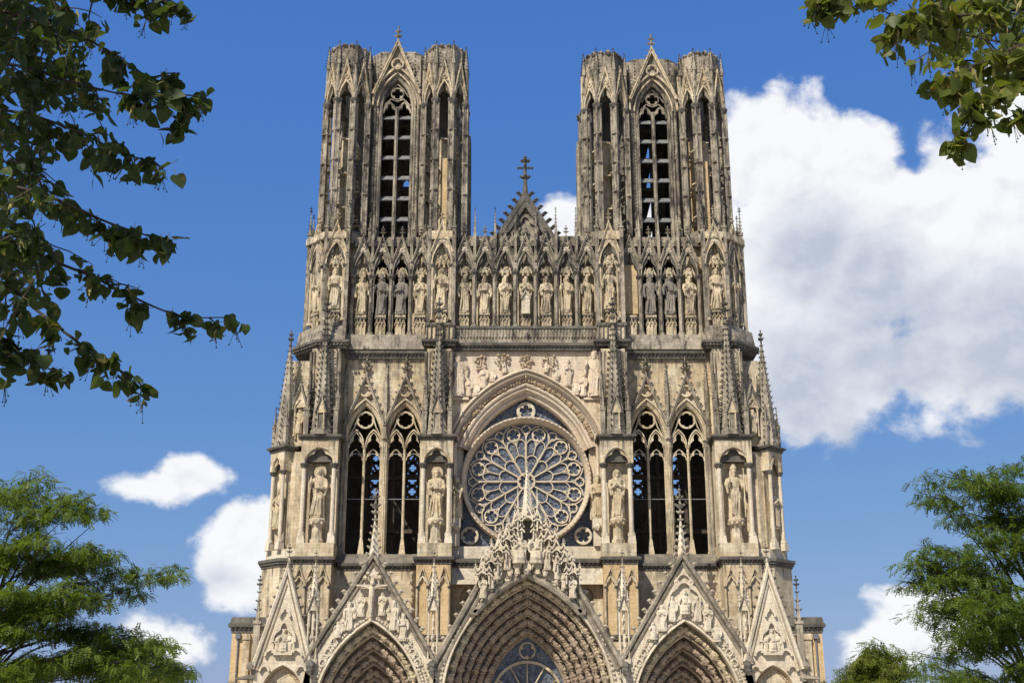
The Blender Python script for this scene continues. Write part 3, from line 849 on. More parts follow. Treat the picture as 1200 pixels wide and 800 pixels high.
def buttress(xc, w, sx, first):
    h = w / 2
    X = Matrix.Translation((xc, 0, 0))
    mb = MB('cream', X, sx)
    mb.mat('ochre' if xc < 15 else 'cream').box(-h, h, -1.5, 3.0, 12.6, 20.25)
    mb.mat('cream').box(-h - .1, h + .1, -2.0, 3.0, 0, 12.9)
    mb.box(-h - .02, h + .02, -.45, 3.05, 20.8, 22.5)
    mb.mat('pale').box(-h + .15, h - .15, 1.75, 3.1, 22.5, 33.4)
    mb.mat('cream')
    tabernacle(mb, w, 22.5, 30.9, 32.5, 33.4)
    mb.mat('cream').box(-h + .42, h - .42, 1.25, 3.4, 33.9, 43.8)
    mb.mat('grey')
    for s in (-1, 1):
        mb.tube([(s * (h - .35), 1.2, 33.9), (s * (h - .35), 1.2, 43.4)], .16, 6)
        mb.tube([(s * (h - .72), 1.2, 33.9), (s * (h - .72), 1.2, 43.4)], .10, 6)
    b = part(mb, 'buttress')
    mb = MB('dark', X, sx); cornice(mb, -h, h, -1.5, 20.2, 20.95, 3.0); mb.obj('cornice', b)
    mb = MB('dark', X, sx); mb.box(-h - .2, h + .2, -2.15, 2.9, 12.7, 13.0); mb.taper(-h - .25, h + .25, -2.2, 2.9, 12.95, 13.2, .2, .5); mb.obj('ledge', b)
    mb = MB('dark', X, sx); cornice(mb, -h, h, 0.0, 33.35, 33.95, 3.0); mb.obj('cornice', b)
    for s in (-1, 1):
        mb = MB('pale', X, sx)
        mb.taper(s * (h - .36) - .42, s * (h - .36) + .42, -.2, .72, 22.5, 23.3, .08, .08, .08)
        mb.column(s * (h - .36), .26, 23.3, 30.9, .24, 10, True, 'dark'); mb.obj('colonnette', b)
    mb = MB('cream', X, sx); blind_arcade(mb, w - .25, 3, 13.2, 20.2, -1.5); mb.obj('blind_arcade', b)
    mb = MB('cream', X, sx)
    mb.lathe(0, .62, [(.72, 22.52), (.72, 22.9), (.56, 23.1), (.52, 24.2), (.60, 24.4), (.86, 24.75), (.9, 24.95), (.8, 25.15)], 8)
    for k in range(8): mb.blob(.72 * math.cos(k * PI / 4), .62 + .72 * math.sin(k * PI / 4), 24.6, .2)
    mb.obj('pedestal', b)
    # crocketed spire with corner pinnacles
    mb = MB('grey', X, sx)
    mb.lathe(0, .55, [(1.22, 33.9), (1.22, 34.3), (1.12, 34.5)], 8)
    mb.mat('grey'); mb.spire(0, .55, 34.4, 47.3, 1.12, 8, .32, .62, 2.2)
    mb.mat('grey')
    for a in (-1, 1): mb.tube([(a * .46, -.52, 34.4), (a * .09, .42, 46.0)], .07, 5)
    # little blind gable on the front face
    mb.mat('cream'); gable(mb, 0, -.64, -.40, 36.2, .62, 1.9, .12, 'grey', 'cream', .12, 3, .5, False)
    for a in (-.34, .34): mb.tube([(a, -.55, 34.4), (a, -.5, 36.3)], .07, 5)
    mb.obj('spire', b)
    for a in (-1, 1):
        mb = MB('grey', X, sx)
        mb.pinnacle(a * (h - .38), .02, 33.9, .46, 2.7, 2.3, .14, .6); mb.obj('pinnacle', b)
    for a in (-1, 1):
        mb = MB('grey', X, sx)
        mb.pinnacle(a * (h - .42), 1.0, 34.2, .40, 4.0, 2.6, .14, .6); mb.obj('pinnacle', b)
    return b

for sx in (-1, 1):
    buttress(9.42, 3.45, sx, True); buttress(21.65, 3.85, sx, False)

# --- angle buttresses at the outer corners
def corner_buttress(sx):
    mb = MB('cream', None, sx)
    mb.vprism([(23.4, 0.2), (25.2, 0.2), (27.4, 2.2), (27.4, 7), (23.4, 7)], 0, 20.25)
    mb.vprism([(23.35, 1.0), (24.2, .9), (26.9, 2.6), (26.9, 6.5), (23.35, 6.5)], 20.8, 32.3)
    mb.box(23.3, 26.3, 3.2, 6.2, 32.3, 43.0)
    X = Matrix.Translation((25.75, 1.75, 0)) @ Matrix.Rotation(R(42), 4, 'Z')
    mb.X = X
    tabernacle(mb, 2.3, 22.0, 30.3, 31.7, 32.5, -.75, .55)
    b = part(mb, 'corner_buttress')
    mb = MB('dark', None, sx)
    for k, (d, z0, z1) in enumerate(((.12, 20.2, 20.45), (.28, 20.45, 20.7), (.42, 20.7, 21.0))):
        mb.vprism([(23.3, .2 - d), (25.2 + d * .4, .2 - d), (27.4 + d, 2.2 - d * .4), (27.4 + d, 7), (23.3, 7)], z0, z1)
    mb.obj('cornice', b)
    mb = MB('pale', None, sx); mb.vprism([(23.4, .4), (24.9, .4), (27.1, 2.4), (27.1, 6), (23.4, 6)], 20.95, 22.0); mb.obj('plinth', b)
    mb = MB('dark', X, sx); cornice(mb, -1.15, 1.15, -.75, 32.3, 32.95, .8); mb.obj('cornice', b)
    for s in (-1, 1):
        mb = MB('pale', X, sx); mb.taper(s * .82 - .35, s * .82 + .35, -.9, -.15, 22.0, 22.8, .06, .06, .06)
        mb.column(s * .82, -.52, 22.8, 30.3, .2, 10, True, 'dark'); mb.obj('colonnette', b)
    mb = MB('grey', X, sx); mb.spire(0, .15, 32.9, 44.6, 1.25, 8, .26, .62, 1.6, True); mb.obj('spire', b)
    for a in (-1, 1):
        mb = MB('grey', X, sx); mb.pinnacle(a * .95, -.55, 32.9, .4, 2.2, 2.0, .14, .5); mb.obj('pinnacle', b)
    # little open aedicule between the two spires
    mb = MB('cream', Matrix.Translation((24.0, .9, 0)) @ Matrix.Rotation(R(22), 4, 'Z'), sx)
    mb.box(-.8, .8, .25, .7, 33.0, 38.2)
    for s in (-1, 1): mb.column(s * .62, -.15, 34.0, 37.0, .10, 6)
    A = arch(0, 37.0, .62, 1.0, 6); mb.band(offset(A, .14), cusped(A, .04, .2), -.25, .1)
    gable(mb, 0, -.25, .1, 37.1, .9, 2.6, .16, 'grey', 'cream', .16, 4, .7, False)
    mb.mat('dark'); mb.pinnacle(-.95, .1, 37.0, .34, 1.6, 1.8, .12, .5); mb.pinnacle(.95, .1, 37.0, .34, 1.6, 1.8, .12, .5)
    mb.obj('aedicule', b)
    # side block with its own cornice, seen past the porch
    mb = MB('ochre', None, sx); mb.box(26.3, 29.9, 1.5, 9, 0, 13.9); o = part(mb, 'side_pier')
    mb = MB('grey', None, sx); mb.box(26.2, 30.02, 1.38, 9, 8.6, 8.9); mb.obj('string_course', o)
    mb = MB('lead', None, sx); mb.tube([(29.2, 1.38, 0.05), (29.2, 1.38, 13.6)], .09, 8); mb.box(28.95, 29.45, 1.15, 1.48, 13.1, 13.6); mb.obj('downpipe', o)
    mb = MB('cream', None, sx); mb.box(28.0, 28.7, 1.2, 1.6, 0, 13.6); mb.taper(27.95, 28.75, 1.1, 1.6, 13.0, 13.55, .04, .1); mb.obj('pilaster', o)
    mb = MB('dark', None, sx); cornice(mb, 26.3, 29.9, 1.5, 13.7, 14.7, 9.3); mb.taper(26.1, 30.1, 1.3, 9, 14.7, 15.25, .1, .1); mb.obj('cornice', o)
    return b
for sx in (-1, 1): corner_buttress(sx)

# ---------------------------------------------------------------- tower lower stage with its twin windows
TX = 15.2
def opening_wall(mb, x0, x1, z0, z1, y0, y1, ops):
    """wall with pointed openings; ops: (centre, half, sill, spring, rise)"""
    xs = x0
    for (c, a, sill, zs, rise) in sorted(ops):
        if c - a > xs + 1e-4: mb.box(xs, c - a, y0, y1, z0, z1)
        if sill > z0: mb.box(c - a, c + a, y0, y1, z0, sill)
        A = arch(c, zs, a, rise, 8)
        mb.prism(A + [(c + a, z1), (c - a, z1)], y0, y1)
        xs = c + a
    mb.box(xs, x1, y0, y1, z0, z1)
    return mb

WIN = [(TX - 2.16, 1.9), (TX + 2.16, 1.9)]
def tower_lower(sx):
    mb = MB('cream', None, sx)
    opening_wall(mb, 10.6, 20.2, 20.9, 44.3, 3.0, 4.1, [(c, a, 21.6, 34.1, 3.9) for c, a in WIN])
    mb.mat('grey')
    mb.box(8.2, 9.4, 3.2, 17, 0, 57); mb.box(21.0, 23.6, 3.2, 17, 0, 57)
    mb.box(9.4, 21.0, 4.2, 17, 20.0, 21.0)
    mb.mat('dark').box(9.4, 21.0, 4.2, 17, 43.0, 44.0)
    # east wall of the chamber: two narrow traceried lights let the sky through
    opening_wall(mb, 9.4, 21.0, 21.0, 43.0, 15.5, 16.6, [(c + .1, .62, 30.3, 34.6, 1.2) for c, a in WIN])
    mb.mat('cream'); mb.box(10.7, 20.1, 1.0, 3.2, 0, 20.3)
    t = part(mb, 'tower_wall')
    mb = MB('grey', None, sx)
    for c, a in WIN:
        for z, r_ in ((31.05, .42), (32.45, .5), (33.85, .42), (35.0, .36)):
            ringfoil(mb, c + .1, z, r_, .34, 4, 15.9, 16.1, .42)
    mb.obj('rear_tracery', t, kind='stuff')
    mb = MB('wood', None, sx)
    for k in range(3):
        mb.box(11.5 + 3 * k, 11.9 + 3 * k, 9, 9.4, 21, 43)
    for z in (25, 31, 38): mb.box(9.4, 21, 8.7, 9.1, z, z + .4)
    mb.tube([(10.5, 9.2, 21.5), (19.5, 9.2, 37)], .2, 4); mb.tube([(19.5, 9.4, 21.5), (10.5, 9.4, 37)], .2, 4)
    mb.obj('bell_frame', t)
    mb = MB('dark', None, sx); cornice(mb, 10.8, 19.7, 2.75, 43.1, 44.1, 3.5, ends=False); mb.obj('cornice', t)
    mb = MB('dark', None, sx); cornice(mb, 11.1, 19.4, 1.0, 19.9, 20.65, 3.0, ends=False); mb.mat('grey').taper(11.1, 19.6, .9, 3.2, 20.65, 21.7, 0, 1.0); mb.obj('cornice', t)
    # slim shafts in the angle beside each buttress
    for x in (10.75, 11.05, 19.25, 19.55):
        mb = MB('grey', None, sx); mb.column(x, 2.82, 21.6, 34.0, .17, 8); mb.obj('colonnette', t)
    for i, (c, a) in enumerate(WIN):
        mb = MB('cream', None, sx)
        A = arch(c, 34.1, a, 3.9, 10)
        J = [(c - a, 21.6)] + A + [(c + a, 21.6)]
        mb.mould(J, [(.30, 3.0), (.30, 2.84), (.16, 2.78), (.10, 2.9), (.02, 2.86), (-.06, 2.94), (-.10, 3.15), (-.16, 3.5)])
        w = part(mb, 'lancet_window')
        mb = MB('pale', None, sx); gable(mb, c, 2.5, 2.85, 35.6, 2.25, 5.6, .2, 'grey', None, .30, 7, 2.2, False)
        mb.mat('cream'); ringfoil(mb, c, 39.45, .52, .16, 3, 2.62, 2.9, .4)
        mb.band(offset(A, .52), offset(A, .34), 2.62, 2.95); mb.obj('gable', w)
        # tracery
        mb = MB('cream', None, sx)
        ringfoil(mb, c, 36.35, .78, .18, 6, 3.22, 3.5, .16)
        for s in (-1, 1):
            B = arch(c + s * .94, 33.6, .88, 1.75, 8)
            mb.band(B, offset(B, -.13), 3.2 + .004 * s, 3.52)
            B2 = arch(c + s * .94, 33.3, .76, 1.7, 8)
            mb.band(offset(B2, .02), cusped(B2, .06, .36, (.24, .76), .14), 3.27 + .003 * s, 3.45)
            B3 = arch(c + s * .94, 31.9, .78, 1.25, 8)
            mb.band(B3, cusped(B3, .08, .34, (.25, .75), .15), 3.29 + .003 * s, 3.43)
            rib(mb, [(c + s * 1.75, 34.4), (c + s * 1.15, 35.6), (c + s * .75, 36.9)], .12, 3.25, 3.5)
        mb.obj('tracery', w)
        mb = MB('cream', None, sx); mb.column(c, 3.3, 21.9, 33.5, .15, 8, True); mb.taper(c - .36, c + .36, 2.9, 3.7, 21.6, 23.4, .2, .2, .2); mb.obj('mullion', w)
        for s in (-1, 1):
            mb = MB('cream', None, sx); mb.column(c + s * (a - .08), 3.25, 21.9, 33.5, .13, 8, True); mb.obj('colonnette', w)
        for z in (32.6, 27.7):
            mb = MB('iron', None, sx); mb.box(c - a, c + a, 3.38, 3.43, z, z + .07); mb.obj('iron_bar', w)
    # pinnacle shaft between the windows and beside them
    for x in (TX, TX - 4.3, TX + 4.3):
        mb = MB('grey', None, sx)
        mb.box(x - .17, x + .17, 2.55, 2.95, 34.2, 39.4); mb.spire(x, 2.72, 39.4, 42.4, .26, 4, .15, .38, .6); mb.obj('pinnacle', t)
    return t
for sx in (-1, 1): tower_lower(sx)

# ---------------------------------------------------------------- gallery of statues
def niche_pedestal():
    mb = MB('figure')
    mb.box(-.66, .66, -.45, .5, 0, .18)
    for i in range(3):
        c = (-.42, 0, .42)[i]
        mb.box(c - .19, c + .19, -.36 - .08 * (i == 1), .5, .18, 1.5)
        A = arch(c, 1.1, .2, .34, 4); mb.band(offset(A, .07), offset(A, -.02), -.48 - .08 * (i == 1), -.3)
        mb.band([(c - .24, 1.32), (c, 1.85), (c + .24, 1.32)], [(c - .24, 1.2), (c, 1.68), (c + .24, 1.2)], -.50 - .08 * (i == 1), -.34)
    mb.mat('dark'); mb.box(-.62, .62, -.42, .5, 1.8, 2.0)
    for k in range(9): mb.blob(-.6 + .15 * k, -.45, 1.85 + .08 * (k % 2), .15)
    mb.mat('figure').box(-.66, .66, -.5, .5, 2.0, 2.2)
    return mb.mesh('pedestal')
def niche_canopy():
    mb = MB('figure')
    for i, c in enumerate((-.45, 0, .45)):
        A = arch(c, 0, .27, .5, 5); mb.band(offset(A, .10), offset(A, -.03), -.42 - .12 * (i == 1), -.2)
        mb.band([(c - .27, .35), (c, 1.0), (c + .27, .35)], [(c - .27, .18), (c, .78), (c + .27, .18)], -.45 - .12 * (i == 1), -.25)
        mb.octa(c, -.4, 1.1, .1)
    mb.lathe(0, .1, [(.62, .3), (.66, .6), (.45, .95), (.30, 1.25)], 8)
    mb.mat('dark')
    for k in range(8): mb.blob(-.55 + .157 * k, -.3 - .1 * math.sin(PI * k / 7), .55 + .25 * (k % 2), .14)
    return mb.mesh('canopy')
ME_PED, ME_CAN = niche_pedestal(), niche_canopy()
def niche_gable(half, zs, rise, apex, y0, mat='grey', fin=1.2):
    """arch plus crocketed gablet; origin on the spring line"""
    mb = MB(mat)
    A = arch(0, 0, half, rise, 8)
    mb.band(offset(A, .16), offset(A, .02), -.12, .30)
    mb.mat('dark').band(A, cusped(A, .06, .34), .05, .25).mat(mat)
    mb.prism(offset(A, .10) + [(half + .12, rise * .62), (0, apex - .25), (-half - .12, rise * .62)], .02, .26)
    a = half + .22; zb = rise * .55
    gable(mb, 0, -.16, .2, zb, a, apex - zb, .17, mat, None, .17, 5, fin, False)
    mb.mat('pale')
    q = rise + (apex - rise) * .36
    ringfoil(mb, 0, q, .26, .10, 3, -.06, .06, .42)
    mb.prism([(-.42, rise + .12), (.42, rise + .12), (.12, rise + .55), (-.12, rise + .55)], -.02, .05)
    return mb.mesh('niche_gable')
ME_NG = niche_gable(.88, 0, 2.75, 4.75, 0)
ME_NGB = niche_gable(1.02, 0, 2.55, 5.1, 0, 'cream', 1.4)
def col_mesh(h, r, mat, n=8):
    mb = MB(mat); mb.column(0, 0, 0, h, r, n, True, 'dark'); mb.tube([(0, -r * .9, .5), (0, -r * .9, h - .5)], r * .45, 6)
    return mb.mesh('column')
ME_GC = col_mesh(6.7, .26, 'grey'); ME_GCT = col_mesh(7.1, .25, 'grey')

# centre gallery: seven niches
mb = MB('grey')
mb.box(-8.0, 8.0, 1.2, 4.5, 44.2, 46.2); mb.mat('figure').box(-8.0, 8.0, 2.9, 4.2, 46.2, 57.0)
mb.mat('grey').box(-8.0, 8.0, 2.2, 4.3, 56.2, 57.4)
gal = part(mb, 'gallery', loc=(0, .75, .3))
mb = MB('dark'); cornice(mb, -7.9, 7.9, 1.2, 43.55, 44.35, 4.0, ends=False); mb.box(-8, 8, 1.05, 1.4, 46.0, 46.28); mb.obj('cornice', gal)
mb = MB('grey')
for k in range(46):
    x = -7.8 + 15.6 * k / 45
    mb.box(x - .10, x + .10, 1.12, 1.25, 45.0, 45.9); mb.octa(x, 1.12, 45.0, .11)
mb.octa(.1, 1.0, 45.4, .3, .3, .5)
mb.obj('leaf_frieze', gal, kind='stuff')
P = 2.28
for i in range(8):
    x = (i - 3.5) * P
    link('column', ME_GC, gal, (x, 1.85, 46.25))
    if i in (0, 7): continue
    mb = MB('grey'); mb.box(x - .16, x + .16, 1.6, 2.0, 53.2, 57.6); mb.spire(x, 1.8, 57.6, 60.4, .2, 4, .13, .4, .5); mb.obj('pinnacle', gal)
kinds = ['king_b', 'king_c', 'king_d', 'veil', 'saint_b', 'king_a', 'bishop']
desc = ['with one raised hand', 'with one lowered arm', 'with hands joined at the chest', 'behind a small gable, midmost of seven,', 'with a round halo', 'holding a staff and book', 'in a bishop mitre']
SIDE = {-1: 'cloudless tower', 1: 'tower before the big cloud'}
for i in range(7):
    x = (i - 3) * P
    link('pedestal', ME_PED, gal, (x, 2.35, 46.2), scale=(.86, .86, .86))
    link('canopy', ME_CAN, gal, (x, 2.45, 52.5), scale=(1.08, 1, 1))
    link('niche_gable', ME_NG, gal, (x, 1.75, 52.55), scale=(1.05, 1, 1))
    statue(kinds[i], x, 3.05, 48.4, 4.5, 'robed statue %s in the gallery between the towers' % desc[i], 'statues in the gallery', rnd.uniform(-.25, .25))
mb = MB('pale'); gable(mb, 0, 1.3, 1.6, 49.6, .55, .95, .1, 'pale', 'pale', .08, 2, 0, False); mb.box(-.45, .45, 1.45, 1.7, 47.9, 49.6); mb.obj('small_gable', gal)

# great centre gable with the cross
mb = MB('grey')
gable(mb, 0, 3.0, 3.9, 52.5, 6.2, 10.4, .8, 'dark', 'grey', .62, 0, 0, False, .5)
mb.mat('dark')
for s in (-1, 1):
    for i in range(8):
        q = .42 + i * .075
        mb.crocket(s * 6.6 * (1 - q), 3.5, 52.5 + 11.0 * q, s * .86, .50, .74)
mb.mat('dark')
mb.lathe(0, 3.5, [(.62, 62.0), (.40, 62.9), (.26, 64.2), (.22, 65.0)], 8)
mb.lathe(0, 3.5, [(.2, 65.0), (.5, 65.15), (.5, 65.35), (.2, 65.5), (.2, 67.6)], 6)
for (z, q, r) in ((65.3, .45, .24), (66.4, .78, .25), (66.4, .45, .22), (67.3, .36, .28)):
    for a in range(4): mb.octa(q * math.cos(a * PI / 2), 3.5 + q * math.sin(a * PI / 2), z, r)
mb.octa(0, 3.5, 67.75, .26, .26, .32); mb.octa(0, 3.5, 66.4, .35)
cg = part(mb, 'crowning_gable')
mb = MB('grey')
A = arch(0, 58.3, 1.35, 2.0, 8); mb.band(offset(A, .2), cusped(A, .1, .5), 3.25, 3.6)
for s in (-1, 1):
    mb.column(s * 1.45, 3.3, 55.5, 58.3, .14, 6); mb.column(s * 2.6, 3.3, 55.2, 57.2, .12, 6)
    B = arch(s * 2.05, 57.1, .5, .8, 6); mb.band(offset(B, .12), cusped(B, .05, .2), 3.27, 3.6)
mb.obj('blind_tracery', cg)
for k, (x, hh) in enumerate(((0, 2.6), (-2.05, 1.8), (2.05, 1.8))): relief('angel' if k else 'king_d', cg, x, 3.25, 56.4 if k == 0 else 55.4, hh, 0, 'figure' if k else 'figdark')

# tower galleries: four niches each, between big niches on the buttresses
def tower_gallery(sx):
    mb = MB('grey', None, sx)
    mb.taper(10.6, 19.9, 1.35, 3.6, 43.7, 45.4, 0, .12)
    mb.mat('cream')
    for (x0, x1) in ((10.5, 12.75), (17.15, 19.9)): mb.box(x0, x1, 3.1, 3.9, 45.4, 57)
    mb.mat('grey'); mb.box(12.75, 17.15, 3.05, 3.9, 54.9, 57.0); mb.box(14.8, 15.1, 3.1, 3.9, 45.4, 55)
    mb.box(10.5, 19.9, 2.3, 3.9, 56.2, 57.3)
    mb.box(9.4, 21, 3.9, 17, 57.0, 57.4)
    mb.box(9.4, 21.0, 16.5, 17.2, 44, 57)
    tg = part(mb, 'tower_gallery', loc=(0, .95, .38))
    for i in range(5): link('column', ME_GCT, tg, (sx * (10.62 + 2.19 * i), 2.05, 45.4))
    for i in range(1, 4):
        x = 10.62 + 2.19 * i
        mb = MB('grey', None, sx); mb.box(x - .15, x + .15, 1.8, 2.2, 53.2, 57.4); mb.spire(x, 2.0, 57.4, 59.9, .2, 4, .13, .4, .5); mb.obj('pinnacle', tg)
    for i in range(4):
        x = sx * (11.715 + 2.19 * i)
        blank = (sx > 0 and i == 0)
        link('pedestal', ME_PED, tg, (x, 2.5, 45.4), scale=(.9, 1, 1.12))
        if not blank: link('canopy', ME_CAN, tg, (x, 2.6, 52.4))
        link('niche_gable', ME_NG, tg, (x, 1.95, 52.5))
        open_ = i in (1, 2)
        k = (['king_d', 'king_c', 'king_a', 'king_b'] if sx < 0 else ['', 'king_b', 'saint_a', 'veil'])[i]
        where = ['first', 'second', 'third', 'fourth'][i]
        tone = 'sooty' if open_ else 'pale'  # statues in the two open niches get the darker carved stone
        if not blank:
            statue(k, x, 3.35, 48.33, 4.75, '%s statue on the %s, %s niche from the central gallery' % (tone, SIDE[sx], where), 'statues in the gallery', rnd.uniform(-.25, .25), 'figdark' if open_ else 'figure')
        else:
            mb = MB('ochre', None, 1); mb.box(x - .82, x + .82, 2.55, 3.1, 48.2, 54.0); mb.obj('blank_slab', tg)
    # buttress turrets carrying the big niches
    def big_niche(xc, yc, ang, parent, key, label):
        X = Matrix.Translation((sx * xc, yc, 0)) @ Matrix.Rotation(sx * ang, 4, 'Z')
        for s in (-1, 1):
            mb = MB('cream', X)
            mb.column(s * 1.04, -.05, 47.0, 53.6, .17, 8, True, 'dark'); mb.column(s * .82, .12, 47.0, 53.6, .10, 6, False); mb.obj('column', parent)
        link('niche_gable', ME_NGB, parent, X @ Vector((0, -.15, 53.6)), sx * ang)
        link('canopy', ME_CAN, parent, X @ Vector((0, .35, 53.2)), sx * ang, (1.0, 1.0, 1.25))
        link('pedestal', ME_PED, parent, X @ Vector((0, .3, 46.4)), sx * ang, (.95, .95, .8))
        p = X @ Vector((0, .25, 48.3))
        statue(key, p.x, p.y + .95, p.z + .35, 5.0, label, 'statues in the gallery', sx * ang + rnd.uniform(-.2, .2))
    # inner
    mb = MB('cream', None, sx)
    mb.box(7.95, 10.7, 1.75, 4.5, 44, 58.2); mb.box(7.95, 10.7, 1.0, 1.8, 56.6, 57.6)
    mb.box(7.8, 10.9, .3, 3.0, 44.5, 46.4)
    t1 = part(mb, 'gallery_turret', loc=(0, 1.0, .36))
    mb = MB('dark', None, sx); cornice(mb, 7.7, 11.0, .2, 43.8, 44.5, 3.0)
    for k in range(7): mb.column(7.95 + .47 * k, .22, 44.6, 46.1, .08, 6, False)
    mb.box(7.7, 11.0, .1, .5, 46.1, 46.4); mb.obj('balustrade', t1)
    big_niche(9.35, 1.25, 0, t1, 'saint_a' if sx < 0 else 'bishop', 'large statue under a tall gable, inner buttress of the ' + SIDE[sx])
    for x in (8.0, 10.75):
        mb = MB('grey', None, sx); mb.pinnacle(x, 1.2, 46.4, .42, 11.6, 2.9, .16, .8); mb.obj('pinnacle', t1)
    # outer corner: front face and splayed face
    mb = MB('cream', None, sx)
    mb.vprism([(19.85, 1.75), (22.3, 1.75), (24.3, 3.75), (24.3, 8), (19.85, 8)], 44, 58.0)
    mb.vprism([(19.85, 1.0), (22.5, 1.0), (25.0, 3.4), (25.0, 8), (19.85, 8)], 56.7, 57.5)
    mb.mat('grey'); mb.vprism([(19.7, .3), (22.7, .3), (25.5, 3.2), (25.5, 8), (19.7, 8)], 44.4, 46.3, [(19.7, .8), (22.6, .8), (25.2, 3.4), (25.2, 8), (19.7, 8)])
    t2 = part(mb, 'gallery_turret', loc=(0, .9, .33))
    mb = MB('dark', None, sx)
    for d, z0, z1 in ((0, 43.6, 43.9), (.2, 43.9, 44.15), (.35, 44.15, 44.45)):
        mb.vprism([(19.5 - d, .4 - d), (22.7 + d * .4, .4 - d), (25.5 + d, 3.2 - d * .4), (25.5 + d, 8), (19.5 - d, 8)], z0, z1)
    for k in range(9): mb.blob(19.6 + 3.1 * k / 8, -.02, 43.85, .17)
    for k in range(9): mb.blob(22.8 + 2.9 * k / 8, .25 + 2.95 * k / 8, 43.85, .17)
    mb.obj('cornice', t2)
    big_niche(21.15, 1.25, 0, t2, 'king_c' if sx < 0 else 'saint_b', 'large statue in the front niche, outer buttress of the ' + SIDE[sx])
    big_niche(23.35, 2.45, R(45), t2, 'saint_b' if sx < 0 else 'king_a', 'large stone statue in the splayed corner niche of the ' + SIDE[sx])
    for (x, y) in ((19.9, 1.2), (22.35, 1.2), (24.6, 3.5)):
        mb = MB('grey', None, sx); mb.pinnacle(x, y, 46.3, .42, 11.7, 2.8, .16, .9); mb.obj('pinnacle', t2)
for sx in (-1, 1): tower_gallery(sx)

